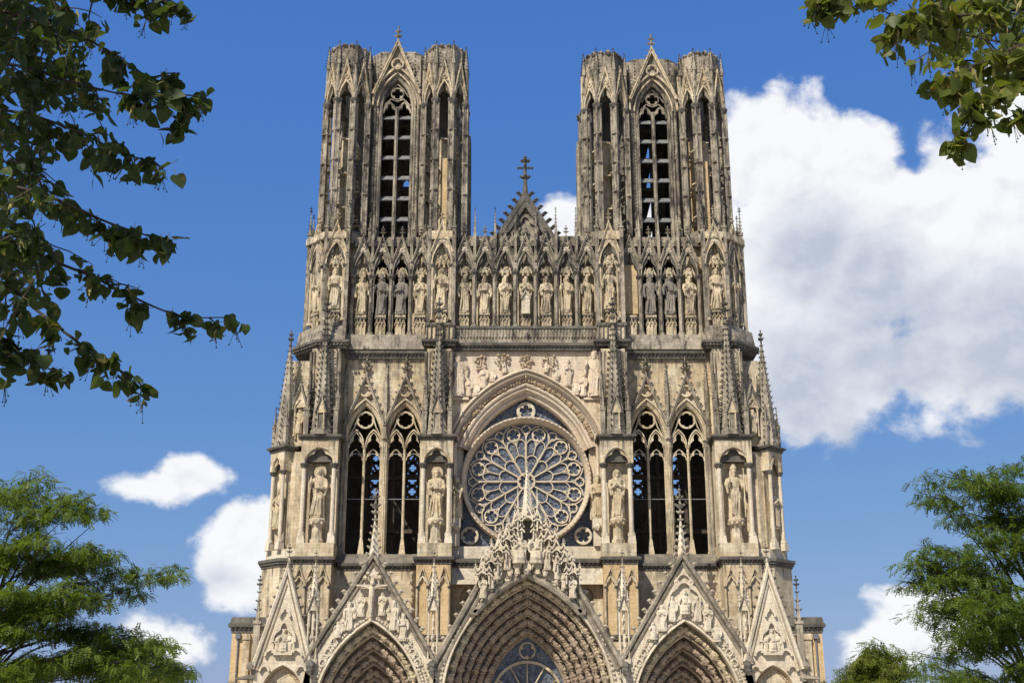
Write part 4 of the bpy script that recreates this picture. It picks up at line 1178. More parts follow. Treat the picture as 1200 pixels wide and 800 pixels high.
# ---------------------------------------------------------------- upper towers
def upper_tower(sx, k):
    """k squeezes the stage: the tower before the cloud is a little lower"""
    Z0 = 57.0
    def Z(z): return Z0 + (z - Z0) * k
    SC = Matrix.Translation((0, 0, Z0 * (1 - k))) @ Matrix.Diagonal((1, 1, k, 1))
    YC = 12.2
    mb = MB('grey', SC, sx)
    # belfry: octagonal core, wide faces to the front and sides, narrow canted ones behind the turrets
    opening_wall(mb, TX - 2.75, TX + 2.75, 57, 82.0, 5.0, 6.1, [(TX, 1.72, 58.0, 75.0, 3.8)])
    mb.mat('dark')  # darkened walls: shade behind the turret columns put into the colour
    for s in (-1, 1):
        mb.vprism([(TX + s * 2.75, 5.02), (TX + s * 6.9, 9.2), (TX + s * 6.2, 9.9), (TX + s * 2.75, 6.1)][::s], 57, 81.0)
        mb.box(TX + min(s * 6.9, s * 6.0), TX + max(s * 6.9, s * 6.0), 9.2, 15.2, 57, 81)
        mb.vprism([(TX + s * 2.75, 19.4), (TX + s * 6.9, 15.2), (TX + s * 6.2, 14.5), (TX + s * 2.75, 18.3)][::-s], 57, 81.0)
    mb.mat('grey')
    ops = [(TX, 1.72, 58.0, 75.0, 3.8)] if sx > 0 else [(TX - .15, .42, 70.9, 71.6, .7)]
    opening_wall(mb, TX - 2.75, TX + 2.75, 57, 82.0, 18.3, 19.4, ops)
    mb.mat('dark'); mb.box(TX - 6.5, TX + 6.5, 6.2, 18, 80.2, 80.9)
    bf = part(mb, 'belfry')
    mb = MB('grey', SC, sx)
    mb.vprism([(TX - 2.0, 5.15), (TX + 2.0, 5.15), (TX + 3.2, 6.2), (TX + 3.2, 7), (TX - 3.2, 7), (TX - 3.2, 6.2)], 80.5, 82.6)
    for s in (-1, 1):
        mb.vprism([(TX + s * 2.0, 5.2), (TX + s * 3.9, 6.2), (TX + s * 3.9, 7), (TX + s * 2.0, 6.5)][::s], 79.5, 82.0)
        for z in range(8): mb.octa(TX + s * 2.05, 5.05, 78.8 + z * .5, .2)
    mb.obj('parapet', bf)
    if sx > 0:
        mb = MB('wood', SC, sx)
        for z in (58.5, 62, 66, 70, 74): mb.box(TX - 6, TX + .1, 8, 18, z, z + .35)
        for x in (TX - 2.4, TX + .2, TX + 2.4): mb.box(x - .2, x + .2, 10, 10.4, 57.4, 79)
        mb.box(TX - 5.5, TX - .3, 16.8, 17.2, 57.4, 80)
        mb.obj('bell_frame', bf)
    # jamb mouldings, running from sill round the arch
    mb = MB('grey', SC, sx)
    A = arch(TX, 75.0, 1.72, 3.8, 10); J = [(TX - 1.72, 58.0)] + A + [(TX + 1.72, 58.0)]
    mb.mould(J, [(1.0, 5.02), (1.0, 4.72), (.86, 4.62), (.72, 4.74), (.66, 4.92), (.52, 4.80), (.40, 4.84), (.34, 5.0), (.22, 4.9), (.12, 4.94), (.06, 5.15), (-.06, 5.5)])
    mb.mat('cream'); mb.band(offset(A, 1.22), offset(A, .98), 4.35, 5.0); mb.band(offset(A, .62), offset(A, .46), 4.6, 5.0)
    mb.obj('window_jamb', bf)
    mb = MB('dark', SC, sx)
    for s in (-1, 1):
        for i in range(36): mb.octa(TX + s * 2.32, 4.86, 58.5 + i * .46, .13)
    for (x, z) in offset(arch(TX, 75.0, 1.72, 3.8, 14), .6): mb.octa(x, 4.86, z, .13)
    mb.obj('ball_flowers', bf, kind='stuff')
    # tracery
    mb = MB('grey', SC, sx)
    ringfoil(mb, TX, 77.0, .66, .14, 4, 5.25, 5.55, .40)
    for s in (-1, 1):
        B = arch(TX + s * .86, 74.4, .80, 1.5, 8); mb.band(offset(B, .04), cusped(B, .14, .42, (.26, .74), .15), 5.22 + .004 * s, 5.58)
        rib(mb, [(TX + s * 1.6, 75.4), (TX + s * .75, 76.3), (TX, 76.0)][::1], .13, 5.27 + .003 * s, 5.5)
        rib(mb, [(TX + s * 1.3, 76.6), (TX + s * .7, 77.6), (TX, 78.3)], .12, 5.27 + .003 * s, 5.5)
    mb.obj('tracery', bf)
    mb = MB('grey', SC, sx); mb.box(TX - .19, TX + .19, 5.15, 5.6, 57.6, 75.2); mb.tube([(TX, 5.12, 57.6), (TX, 5.12, 75.0)], .12, 6); mb.obj('mullion', bf)
    # louvre boards
    m2 = MB('slate'); m2.add([(-.77, 0, 0), (.77, 0, 0), (.70, .62, .72), (-.70, .62, .72), (-.77, .07, -.09), (.77, .07, -.09), (.70, .69, .66), (-.70, .69, .66)], [(0, 1, 2, 3), (7, 6, 5, 4), (0, 4, 5, 1), (3, 2, 6, 7), (0, 3, 7, 4), (1, 5, 6, 2)])
    lm = bpy.data.meshes.get('louvre_board') or m2.mesh('louvre_board')
    for i in range(7):
        for s in (-1, 1): link('louvre_board', lm, bf, (sx * (TX + s * .95), 5.35, Z(73.7 - 2.62 * i)))
    # gable over the window
    mb = MB('grey', SC, sx)
    gable(mb, TX, 4.1, 4.7, 76.4, 2.85, 7.2, .26, 'cream', None, .30, 9, 2.0, False)
    A2 = arch(TX, 75.0, 1.72, 3.8, 10)
    mb.prism(offset(A2, 1.0)[5:-5] + [(TX + 1.3, 79.6), (TX, 83.0), (TX - 1.3, 79.6)], 4.55, 5.0)
    mb.mat('cream'); ringfoil(mb, TX, 80.5, .58, .2, 3, 4.25, 4.6, .45)
    mb.obj('gable', bf)
    # corner turrets: open octagonal cages of slim columns round a stair
    for (dx, y, front) in ((-5.75, 5.2, 1), (5.75, 5.2, 1), (-5.75, 19.2, 0), (5.75, 19.2, 0)):
        cx = TX + dx
        RT = 2.55
        vert = [(cx + RT * math.cos(PI * (j + .5) / 4), y + RT * math.sin(PI * (j + .5) / 4)) for j in range(8)]
        mb = MB('grey', SC, sx)
        mb.lathe(cx, y, [(2.58, 77.9), (2.62, 78.1), (2.5, 78.3), (2.36, 82.2), (2.2, 82.25)], 8)
        for q in range(16):
            a = 2 * PI * (q + .5) / 16; rq = 2.3 * math.cos(PI / 8) / math.cos((a % (PI / 4)) - PI / 8)
            mb.blob(cx + rq * math.cos(a), y + rq * math.sin(a), 82.15, rnd.uniform(.3, .5), .8)
            if q % 2: mb.tube([(cx + rq * 1.06 * math.cos(a), y + rq * 1.06 * math.sin(a), 78.6), (cx + rq * 1.03 * math.cos(a), y + rq * 1.03 * math.sin(a), 82.2)], .14, 4)
        if not front: mb.lathe(cx, y, [(1.6, 58), (1.6, 78.2)], 8)
        t = part(mb, 'turret')
        mb = MB('grey', SC, sx); mb.lathe(cx, y, [(2.75, 56.9), (2.75, 58.2), (2.45, 58.6)], 8); mb.obj('turret_base', t)
        for j in range(8):
            a = PI * (j + .5) / 4
            mb = MB('grey', SC, sx)
            px, py = vert[j]
            mb.lathe(px, py, [(.5, 58.2), (.5, 59.4), (.38, 59.8), (.34, 74.6), (.30, 78.0)], 6)
            ca, sa = math.cos(a), math.sin(a)
            if front:
                for (ox, oy) in ((ca * .38, sa * .38), (-sa * .38, ca * .38), (sa * .38, -ca * .38)):
                    mb.tube([(px + ox, py + oy, 58.6), (px + ox, py + oy, 74.7)], .13, 6)
                for z in (63.2, 67.0, 70.8): mb.lathe(px, py, [(.54, z), (.56, z + .08), (.54, z + .16)], 8)
                mb.mat('dark').lathe(px, py, [(.46, 74.4), (.6, 74.75), (.6, 74.95)], 8)
                mb.mat('grey').tube([(px + ca * .2, py + sa * .2, 75), (px + ca * .12, py + sa * .12, 80.0)], [.2, .16], 5)
                mb.spire(px + ca * .1, py + sa * .1, 79.6, 82.3, .30, 4, .2, .42, .6, True)
            mb.obj('column', t)
        if front:
            side = 2 * RT * math.sin(PI / 8)
            m3 = MB('grey')
            A = arch(0, 74.7, side / 2 - .2, 2.5, 8)
            m3.mat('cream').band(offset(A, .2), offset(A, .02), -.26, .05).mat('grey')
            m3.prism([(-side / 2, 74.7)] + A + [(side / 2, 74.7), (side / 2, 78.0), (-side / 2, 78.0)], .0, .24)
            m3.band(offset(A, .18), offset(A, .04), -.12, .05)
            m3.band(A, cusped(A, .06, .36), .04, .18)
            gable(m3, 0, -.30, .0, 75.9, side / 2 - .02, 4.0, .15, 'cream', None, .2, 5, .7, False)
            m3.mat('cream'); m3.prism([(-.5, 77.35), (.5, 77.35), (0, 79.4)], -.1, .05); ringfoil(m3, 0, 77.9, .2, .1, 3, -.2, -.05, .4); m3.mat('grey')
            me = bpy.data.meshes.get('turret_gable') or m3.mesh('turret_gable')
            for j in range(8):
                a = 2 * PI * j / 8
                ap = RT * math.cos(PI / 8)
                if math.sin(a) > .8: continue
                o = link('turret_gable', me, t, (sx * cx + ap * math.cos(a), y + ap * math.sin(a), Z0 * (1 - k)), a + PI / 2, (1, 1, k))
            mb = MB('cream', SC, sx)
            mb.lathe(cx, y, [(.62, 58), (.62, 70.5), (.5, 71)], 10)
            for q in range(34):
                a = q * .52; z = 58.2 + q * .36
                mb.vprism([(cx + .4 * math.cos(a), y + .4 * math.sin(a)), (cx + 1.75 * math.cos(a - .2), y + 1.75 * math.sin(a - .2)), (cx + 1.75 * math.cos(a + .35), y + 1.75 * math.sin(a + .35))], z, z + .14)
            for j in ((4,) if dx < 0 else (6,)):
                pass
            mb.obj('stair', t)
            # stair wall: part of the cage is closed with pale masonry in its lower half
            mb = MB('ochre', SC, sx)
            for (j0, z1) in ((6, 68.5), (1, 72.0)) if (dx < 0) == (sx > 0) else ((5, 67.5), (2, 72.0)):
                p, q = vert[j0 % 8], vert[(j0 + 1) % 8]
                ins = .86
                p = (cx + (p[0] - cx) * ins, y + (p[1] - y) * ins); q = (cx + (q[0] - cx) * ins, y + (q[1] - y) * ins)
                m_ = ((p[0] * .45 + q[0] * .55), (p[1] * .45 + q[1] * .55))
                mb.vprism([p, m_, (cx + (m_[0] - cx) * .93, y + (m_[1] - y) * .93), (cx + (p[0] - cx) * .93, y + (p[1] - y) * .93)], 58, z1)
            mb.obj('stair_wall', t)
    # crocketed pinnacles and spirelets round the foot of the stage
    for i, (x, y, z, w, hs, hp) in enumerate(((10.2, 3.4, 57.3, .4, 1.6, 2.4), (20.3, 3.4, 57.3, .4, 1.6, 2.4), (12.7, 3.9, 57.2, .34, 1.6, 1.6), (17.7, 3.9, 57.2, .34, 1.6, 1.6), (24.3, 4.6, 57.5, .4, 1.2, 1.8), (23.6, 6.5, 57.5, .4, 1.2, 1.8))):
        mb = MB('grey', SC, sx); mb.pinnacle(x, y, z, w, hs, hp, .15, .7); mb.obj('pinnacle', bf)
    return bf
upper_tower(-1, 1.0); upper_tower(1, .962)

# statues in the buttress tabernacles and beside the rose
for sx in (-1, 1):
    statue('saint_b' if sx < 0 else 'veil', sx * 9.42, .75, 25.15, 5.3, 'haloed stone statue in the columned niche between rose and lancet windows' if sx < 0 else 'veiled stone statue in the columned niche between rose and lancet windows', None, 0.0, 'figure')
    statue('saint_a' if sx < 0 else 'bishop', sx * 21.65, .75, 25.15, 5.4, ('haloed stone statue blessing' if sx < 0 else 'mitred stone statue') + ' in the columned niche of the outer buttress', None, sx * .12, 'figure')
    statue('veil' if sx < 0 else 'king_d', sx * 25.9, 1.7, 24.2, 4.4, ('veiled' if sx < 0 else 'capped') + ' stone statue in the slanted corner niche of the outermost buttress', None, sx * R(40), 'figure')
    statue('veil' if sx < 0 else 'king_c', sx * 7.4, 2.0, 25.4, 4.6, ('praying' if sx < 0 else 'crowned') + ' stone statue on a bracket touching the rim of the rose window', None, sx * .3, 'figure')
    statue('angel', sx * 24.05, .8, 34.2, 2.7, 'small winged stone figure in the gabled shrine beside the spires, ' + SIDE[sx], 'shrine angels', sx * .4, 'figure')
    mb = MB('pale', None, sx); mb.box(7.0, 7.9, 1.8, 3.0, 22.55, 24.6); mb.taper(6.9, 7.95, 1.5, 3.0, 24.4, 25.4, -.0, 0); mb.blob(7.4, 1.6, 24.5, .5); mb.obj('bracket', wall)

# ---------------------------------------------------------------- portals
def portal(xc, zs, a0, r0, y0, a1, r1, y1, n, gab, sx=1, central=False):
    """deep splayed doorway of n carved orders under a steep gable; gab = (base half, base z, apex z)"""
    X = Matrix.Translation((xc, 0, 0))
    gb, gz, ga = gab
    mb = MB('pale', X)
    A = arch(0, zs, a0, r0, 14)
    slope = (ga - gz) / gb
    xb = gb + (gz - 7.0) / slope * .35
    zcut = ga if not central else 25.0
    tri = [(-gb, gz), (0, ga), (gb, gz)]
    mb.prism([(-xb, 6.0), (-a0 - .02, 6.0), (-a0, zs)] + A[1:-1] + [(a0, zs), (a0 + .02, 6.0), (xb, 6.0), (gb, gz), (0, ga), (-gb, gz)], y0, y0 + .7)
    p = part(mb, 'portal')
    # jambs down to the ground
    for s in (-1, 1):
        mb = MB('cream', X)
        mb.vprism([(s * (a0 + .05), y0 + .1), (s * xb, y0 + .1), (s * xb, y1 + 1), (s * a1, y1 + 1), (s * a1, y1)][::s], 0, zs - .02); mb.obj('jamb', p)
    # raking mouldings
    mb = MB('grey', X)
    L = math.hypot(gb, ga - gz)
    rk = [(-gb - .25, gz - .25 * slope), (0, ga), (gb + .25, gz - .25 * slope)]
    if not central:
        mb.mould(rk, [(-.55, y0), (-.50, y0 - .14), (-.34, y0 - .20), (-.2, y0 - .02), (-.10, y0 - .34), (.14, y0 - .42), (.28, y0 - .2), (.30, y0 + .8)])
    else:
        for s in (-1, 1):
            q = 4.3
            seg = [(-gb - .25, gz - .25 * slope), (-q, ga - q * slope)] if s < 0 else [(q, ga - q * slope), (gb + .25, gz - .25 * slope)]
            mb.mould(seg, [(-.75, y0), (-.70, y0 - .2), (-.45, y0 - .28), (-.25, y0 - .05), (-.1, y0 - .42), (.2, y0 - .5), (.36, y0 - .25), (.38, y0 + .8)])
            if s < 0: mb.obj('rake', p); mb = MB('grey', X)
    mb.obj('rake', p)
    mb = MB('pale', X)
    nc = 11 if not central else 7
    for s in (-1, 1):
        for i in range(nc):
            q = (i + .5) / nc
            if central: q *= .5
            mb.crocket(s * gb * (1 - q), y0 + .2, gz + (ga - gz) * q + .22, s * .8, .5, .66)
    mb.obj('crockets', p, kind='stuff')
    # leaf band following the arch
    mb = MB('pale', X)
    for d, k in ((.42, .20), (.85, .13)):
        for (x, z) in offset(arch(0, zs, a0, r0, 34), d):
            if z < zs + .5: continue
            if abs(x) > gb * max(0.02, 1 - (z - gz) / (ga - gz)) - .45: continue
            mb.blob(x, y0 - .03, z, k * rnd.uniform(.8, 1.3))
    mb.mould(arch(0, zs, a0, r0, 14), [(.22, y0), (.22, y0 - .16), (.02, y0 - .2), (-.05, y0 + .05)])
    mb.obj('leaf_band', p, kind='stuff')
    # carved orders
    for k in range(n):
        t0, t1 = k / n, (k + 1) / n
        aa, rr, yy = a0 + (a1 - a0) * t0, r0 + (r1 - r0) * t0, y0 + .35 + (y1 - y0 - .35) * t0
        ab, rb, yb = a0 + (a1 - a0) * t1, r0 + (r1 - r0) * t1, y0 + .35 + (y1 - y0 - .35) * t1
        mat = 'brown' if k else 'figure'
        mb = MB(mat, X)
        O = arch(0, zs, aa, rr, 14); I = arch(0, zs, ab, rb, 14)
        mb.band(offset(O, .35), I, yb - .10, yb + .35)
        mb.mould(O, [(.4, yy - .05), (.0, yy), (-.05, yy + .3), (.02, yb)])
        mb.mould(I, [(.12, yb - .08), (.14, yb - .28), (-.02, yb - .34), (-.08, yb - .2), (-.06, yb)])
        # seated figures and canopies following the curve
        mid = arch(0, zs, (aa * .45 + ab * .55), (rr * .45 + rb * .55), 60)
        acc = 0; stepl = 1.05; last = mid[0]
        for (x, z) in mid:
            acc += math.hypot(x - last[0], z - last[1]); last = (x, z)
            if acc < stepl: continue
            acc = 0
            yq = (yy + yb) / 2 + .12
            # direction along the curve towards the apex
            i = mid.index((x, z)); q = mid[min(i + 1, len(mid) - 1)]; d = (q[0] - x, q[1] - z)
            if x > 0: d = (-d[0], -d[1])
            Ld = math.hypot(*d) or 1; d = (d[0] / Ld, d[1] / Ld)
            nx = -x / (abs(x) + .01) * abs(d[1]); nz = -abs(d[0])
            sc = .42 * rnd.uniform(.85, 1.2)
            bx, bz = x, z
            mb.blob(bx + nx * .05, yq - .1, bz, sc * .95, 1.0)
            mb.blob(bx + d[0] * .30 + nx * .10, yq - .2, bz + d[1] * .30, sc * .72)
            mb.blob(bx + d[0] * .58 + nx * .16, yq - .24, bz + d[1] * .58, sc * .45)
            mb.mat('pale' if (k == 0 or rnd.random() < .05) else mat)
            mb.octa(bx + d[0] * .82 + nx * .10, yq - .2, bz + d[1] * .82, .30, .28, .24)
            mb.mat(mat)
        mb.obj('archivolt', p)
    # tympanum: pierced and glazed
    mb = MB('brown', X)
    I = arch(0, zs, a1, r1, 12)
    mb.mould(I, [(.15, y1 + .05), (.1, y1 - .15), (-.12, y1 - .18), (-.2, y1), (-.2, y1 + .3)])
    mb.mat('figure')
    if central:
        ringfoil(mb, 0, zs + r1 - 1.55, .70, .15, 3, y1 - .05, y1 + .25, .40)
        RC = zs + r1 - 6.1; c = circle(0, RC, 3.45, 48); rib(mb, c, .26, y1 - .06, y1 + .26, True)
        c = circle(0, RC, .8, 20); rib(mb, c, .2, y1 - .05, y1 + .25, True)
        for q in range(12):
            a = R(15 + 30 * q) + R(15)
            rib(mb, [(.8 * math.cos(a), RC + .8 * math.sin(a)), (3.4 * math.cos(a), RC + 3.4 * math.sin(a))], .12, y1 - .03, y1 + .22)
    else:
        rib(mb, arch(0, zs, a1 * .6, r1 * .55, 10), .16, y1 - .05, y1 + .25)
        rib(mb, [(0, zs - 1), (0, zs + r1 * .55)], .16, y1 - .04, y1 + .24)
    mb.obj('tympanum_tracery', p)
    mb = MB('glass', X); mb.prism([(-a1 - .1, zs - 2.0), (a1 + .1, zs - 2.0)] + arch(0, zs, a1 + .1, r1, 12)[::-1], y1 + .3, y1 + .34); mb.obj('tympanum_glass', p)
    # doors
    for s in (-1, 1):
        mb = MB('wood', X); mb.box(min(s * .06, s * (a1 - .2)), max(s * .06, s * (a1 - .2)), y1 + .4, y1 + .6, 0, 4.6); mb.obj('door', p)
    mb = MB('cream', X); mb.box(-a1, a1, y1 + .2, y1 + .8, 4.6, zs - 2); mb.obj('lintel', p)
    return p

PC = portal(0, 6.5, 8.1, 12.0, -5.0, 4.15, 6.9, 0.5, 6, (8.75, 10.4, 26.0), central=True)
PL = portal(-15.1, 5.5, 5.15, 8.7, -5.0, 2.3, 3.6, -.2, 4, (5.95, 10.8, 20.5))
PR = portal(15.2, 5.5, 5.15, 8.7, -5.0, 2.3, 3.6, -.2, 4, (5.95, 10.8, 20.5))

# figures in the side gables
Y = -5.15
mb = MB('pale', Matrix.Translation((-15.1, 0, 0)))                     # crucifix
mb.box(-.16, .16, Y - .35, Y - .1, 14.6, 18.6); mb.box(-1.35, 1.35, Y - .33, Y - .12, 17.35, 17.65)
mb.tube([(-1.5, Y - .5, 17.55), (-.7, Y - .5, 17.45), (0, Y - .45, 17.2), (.7, Y - .5, 17.45), (1.5, Y - .5, 17.55)], [.10, .13, .2, .13, .10], 6)
mb.tube([(0, Y - .5, 17.4), (.02, Y - .55, 16.6), (-.05, Y - .5, 15.8), (0, Y - .5, 14.9)], [.26, .3, .24, .12], 8); mb.blob(.05, Y - .55, 17.75, .24)
for s in (-1, 1): mb.blob(s * .7, Y - .2, 18.3, .3); mb.blob(s * .45, Y - .2, 18.75, .2)
mb.obj('crucifix', PL)
for (x, z, h_, k) in ((-1.05, 14.6, 2.3, 'veil'), (1.0, 14.7, 2.3, 'king_d'), (-2.15, 13.3, 2.7, 'king_b'), (2.15, 13.3, 2.7, 'bishop'), (-3.15, 12.6, 2.0, 'small_seat'), (3.1, 12.3, 2.6, 'king_c'), (-1.6, 14.4, 1.4, 'small'), (1.7, 14.2, 1.5, 'small'), (-2.7, 13.2, 1.4, 'small'), (2.7, 13.1, 1.3, 'small')):
    relief(k, PL, -15.1 + x, Y - .05, z, h_, rnd.uniform(-.3, .3), 'pale')
relief('seat_a', PR, 15.2, Y - .05, 14.8, 2.9, 0, 'pale')
for (x, z, h_, k) in ((-1.2, 14.1, 2.5, 'angel'), (1.2, 14.1, 2.5, 'angel'), (-2.2, 13.2, 2.6, 'veil'), (2.2, 13.2, 2.6, 'king_d'), (-3.1, 12.4, 2.2, 'small_seat'), (3.0, 12.2, 2.3, 'small_seat'), (-.7, 17.2, 1.2, 'small'), (.7, 17.2, 1.2, 'small')):
    relief(k, PR, 15.2 + x, Y - .05, z, h_, rnd.uniform(-.3, .3), 'pale')
for par, xc in ((PL, -15.1), (PR, 15.2)):
    mb = MB('pale', Matrix.Translation((xc, 0, 0)))
    if xc > 0:
        A = arch(0, 16.0, 1.5, 1.9, 8); mb.band(offset(A, .14), cusped(A, .06, .3), Y - .22, Y + .15)
        A = arch(0, 17.8, .7, .9, 6); mb.band(offset(A, .1), offset(A, -.06), Y - .1, Y + .15)
        for s in (-1, 1): mb.tube([(s * 1.5, Y - .12, 14.2), (s * 1.5, Y - .12, 16.0)], .1, 6)
    for s in (-1, 1):
        for q in range(3): ringfoil(mb, s * (3.55 + .5 * q), 12.2 - .95 * q, .30 - .02 * q, .12, 3, Y - .05, Y + .16, .4)
    mb.obj('gable_carving', par, kind='stuff')
    # finial spike rising above the gable
    mb = MB('pale', Matrix.Translation((xc, 0, 0)))
    mb.spire(0, -4.7, 20.3, 24.4, .55, 6, .36, .62, 1.6, True, 'pale'); mb.mat('grey').finial(0, -4.7, 24.6, 2.6, .8); mb.obj('finial', par)

# centre gable: coronation group under stacked canopies
def canopy(mb, x, y, z, w, h, legs=1.2):
    hh = w / 2
    for s in (-1, 1): mb.box(x + s * hh - .07, x + s * hh + .07, y - hh - .07, y - hh + .07, z - legs, z)
    mb.box(x - hh, x + hh, y - hh, y + hh, z, z + .35)
    for (ox, ww) in ((0, .62), (-hh, .4), (hh, .4)):
        A = arch(x + ox, z - .5, ww * hh, ww * hh * 1.2, 4); mb.band(offset(A, .08), offset(A, -.05), y - hh - .16, y - hh + .02)
        mb.band([(x + ox - ww * hh - .05, z), (x + ox, z + w * .9 * ww * 1.4), (x + ox + ww * hh + .05, z)], [(x + ox - ww * hh + .08, z), (x + ox, z + w * .9 * ww * 1.4 - .28), (x + ox + ww * hh - .08, z)], y - hh - .2, y - hh)
        mb.octa(x + ox, y - hh - .1, z + w * 1.35 * ww, .12)
    mb.spire(x, y, z + .3, z + h, hh * .72, 6, .2, .42, .7, False, 'pale')
    for s in (-1, 1): mb.spire(x + s * hh, y - hh * .6, z + .3, z + h * .55, .16, 4, .13, .32, .4, False, 'pale')
Y = -5.2
cans = [(0, Y - .1, 23.9, 1.9, 5.4)]
for s in (-1, 1):
    for (x, z, w, hh) in ((1.2, 23.1, 1.25, 1.9), (2.0, 22.0, 1.35, 1.7), (2.8, 20.9, 1.4, 1.7), (3.6, 19.8, 1.4, 1.7), (4.4, 18.8, 1.3, 1.6)):
        cans.append((s * x, Y - .2 - (.25 if hh < 1.6 else 0), z, w, hh))
for c in cans:
    mb = MB('pale'); canopy(mb, *c); mb.obj('canopy', PC)
mb = MB('figdark'); mb.box(-.8, .8, -5.12, -4.99, 21.4, 24.0); mb.obj('niche_shade_panel', PC)  # dark panel paints the shade inside the centre niche
for (x, z, h_, k) in ((-.8, 19.6, 4.0, 'seat_b'), (.85, 19.6, 4.0, 'seat_a'), (-1.95, 19.0, 2.5, 'angel'), (1.95, 19.0, 2.5, 'angel'), (-2.75, 18.9, 2.0, 'saint_a'), (2.75, 18.9, 2.0, 'veil'), (-2.9, 18.1, 1.9, 'small_seat'), (2.9, 18.1, 1.9, 'small_seat'), (-4.35, 16.3, 2.2, 'veil'), (4.35, 16.3, 2.2, 'king_d'),
                      (0, 18.6, 1.7, 'small_seat'), (-1.0, 18.6, 1.6, 'angel'), (1.0, 18.6, 1.6, 'angel'), (-3.5, 17.2, 1.6, 'small'), (3.5, 17.2, 1.6, 'small'), (-1.7, 18.4, 1.2, 'small_seat'), (1.7, 18.4, 1.2, 'small_seat')):
    relief(k, PC, x, Y - .5, z, h_, rnd.uniform(-.3, .3), 'pale')
mb = MB('pale')
for q in range(170):
    t = rnd.uniform(-1, 1); x = t * 4.6; z = 18.7 - abs(t) * 2.3 + rnd.uniform(0, 3.4) * (1 - abs(t) * .45)
    mb.blob(x, Y + .05, z, rnd.uniform(.14, .3))
mb.mat('pale'); mb.prism([(-5.0, 17.2), (0, 18.6), (5.0, 17.2), (5.1, 18.6), (.9, 24.2), (-.9, 24.2), (-5.1, 18.6)], -5.1, -4.6)
mb.obj('cloud_carving', PC, kind='stuff')
mb = MB('grey')                                                        # stepped hood over the arch
hd = [p for p in arch(0, 6.5, 8.1, 12.0, 22) if abs(p[0]) < 5.2]
mb.mould(hd, [(-.25, -5.0), (-.2, -5.35), (.05, -5.5), (.35, -5.5), (.42, -5.3), (.42, -4.9)])
mb.blob(-.05, -5.7, 18.9, .42)
for s in (-1, 1): mb.box(min(s * 4.85, s * 5.6), max(s * 4.85, s * 5.6), -5.5, -4.9, hd[0][1] - .1, hd[0][1] + .45)
mb.obj('hood_mould', PC)

# outer blind gables at the ends of the porch
def blind_gable(xc, sx):
    X = Matrix.Translation((xc, 0, 0)); y0 = -5.0
    mb = MB('pale', X)
    A = arch(-.05, 7.3, 2.0, 2.8, 10)
    mb.prism([(-3.1, 3), (-2.06, 3), (-2.05, 7.3)] + A[1:-1] + [(1.95, 7.3), (1.96, 3), (2.9, 3), (2.55, 10.2), (0, 18.7), (-2.7, 10.2)], y0, y0 + .6)
    g = part(mb, 'blind_gable')
    mb = MB('rust', X); mb.box(-2.5, 2.4, y0 + 1.2, y0 + 1.6, 0, 11); mb.mould(A, [(.0, y0 + .1), (-.15, y0 + .4), (-.2, y0 + .7), (-.45, y0 + .9), (-.5, y0 + 1.3)])
    for (x, z) in offset(arch(-.05, 7.3, 2.0, 2.8, 12), -.3): mb.blob(x, y0 + .7, z, .22)
    for q in range(18): mb.blob(rnd.uniform(-1.3, 1.3), y0 + 1.2, rnd.uniform(6, 9), .3)
    mb.obj('niche', g)
    mb = MB('pale', X)
    mb.mould([(-2.85, 9.7), (0, 19.1), (2.7, 9.7)], [(-.5, y0), (-.45, y0 - .15), (-.3, y0 - .2), (-.2, y0), (-.1, y0 - .32), (.16, y0 - .4), (.3, y0 - .2), (.32, y0 + .7)])
    mb.spire(0, y0 + .2, 18.8, 20.6, .32, 6, .22, .4, 1.2, True, 'grey')
    mb.obj('rake', g)
    mb = MB('grey', X)
    for s in (-1, 1):
        for i in range(9):
            q = .12 + i * .095
            mb.crocket(s * 2.9 * (1 - q), y0 + .2, 9.7 + 9.6 * q, s * .9, .4, .52)
    mb.obj('crockets', g, kind='stuff')
    mb = MB('pale', X)
    A2 = arch(-.05, 12.2, 1.0, 1.9, 8); mb.band(offset(A2, .2), cusped(A2, .06, .36), y0 - .42, y0 + .05); mb.tube([(-1.05, y0 - .2, 11.2), (-1.05, y0 - .2, 12.3)], .14, 6); mb.tube([(.95, y0 - .2, 11.2), (.95, y0 - .2, 12.3)], .14, 6)
    A3 = arch(-.05, 14.6, .42, .8, 6); mb.band(offset(A3, .14), cusped(A3, .04, .16), y0 - .32, y0 + .05)
    for s in (-1, 1):
        B = arch(s * 1.2, 10.9, .55, .6, 6); mb.band(offset(B, .12), offset(B, -.08), y0 - .34, y0 + .05)
        B = arch(s * 1.75, 9.5, .42, .5, 6); mb.band(offset(B, .12), offset(B, -.08), y0 - .34, y0 + .05)
    mb.box(-.95, .85, y0 - .45, y0, 11.0, 11.3)
    mb.obj('gable_carving', g, kind='stuff')
    relief('seat_a', g, xc - .05, y0 - .12, 11.3, 2.7, .2, 'pale'); relief('small', g, xc - .65, y0 - .15, 11.3, 1.7, .2, 'pale'); relief('small', g, xc + .55, y0 - .15, 11.3, 1.8, -.2, 'pale')
    mb = MB('cream', X); mb.box(-3.0, 2.9, y0 + .65, .2, 0, 10.0); mb.obj('porch_end', g)
    mb = MB('grey', X)
    for (dx, hz) in ((-sx * 0 + sx * 2.75, 0),):
        mb.pinnacle(dx, y0 + .3, 8.6, .62, 5.4, 3.4, .3, 1.3)
        mb.blob(dx + sx * .3, y0 - .1, 10.0, .5); mb.tube([(dx, y0 + .2, 9.0), (dx + sx * 1.5, y0 - .5, 8.8)], [.3, .12], 6)
    mb.obj('pinnacle', g)
    return g
blind_gable(-23.4, -1); blind_gable(23.5, 1)

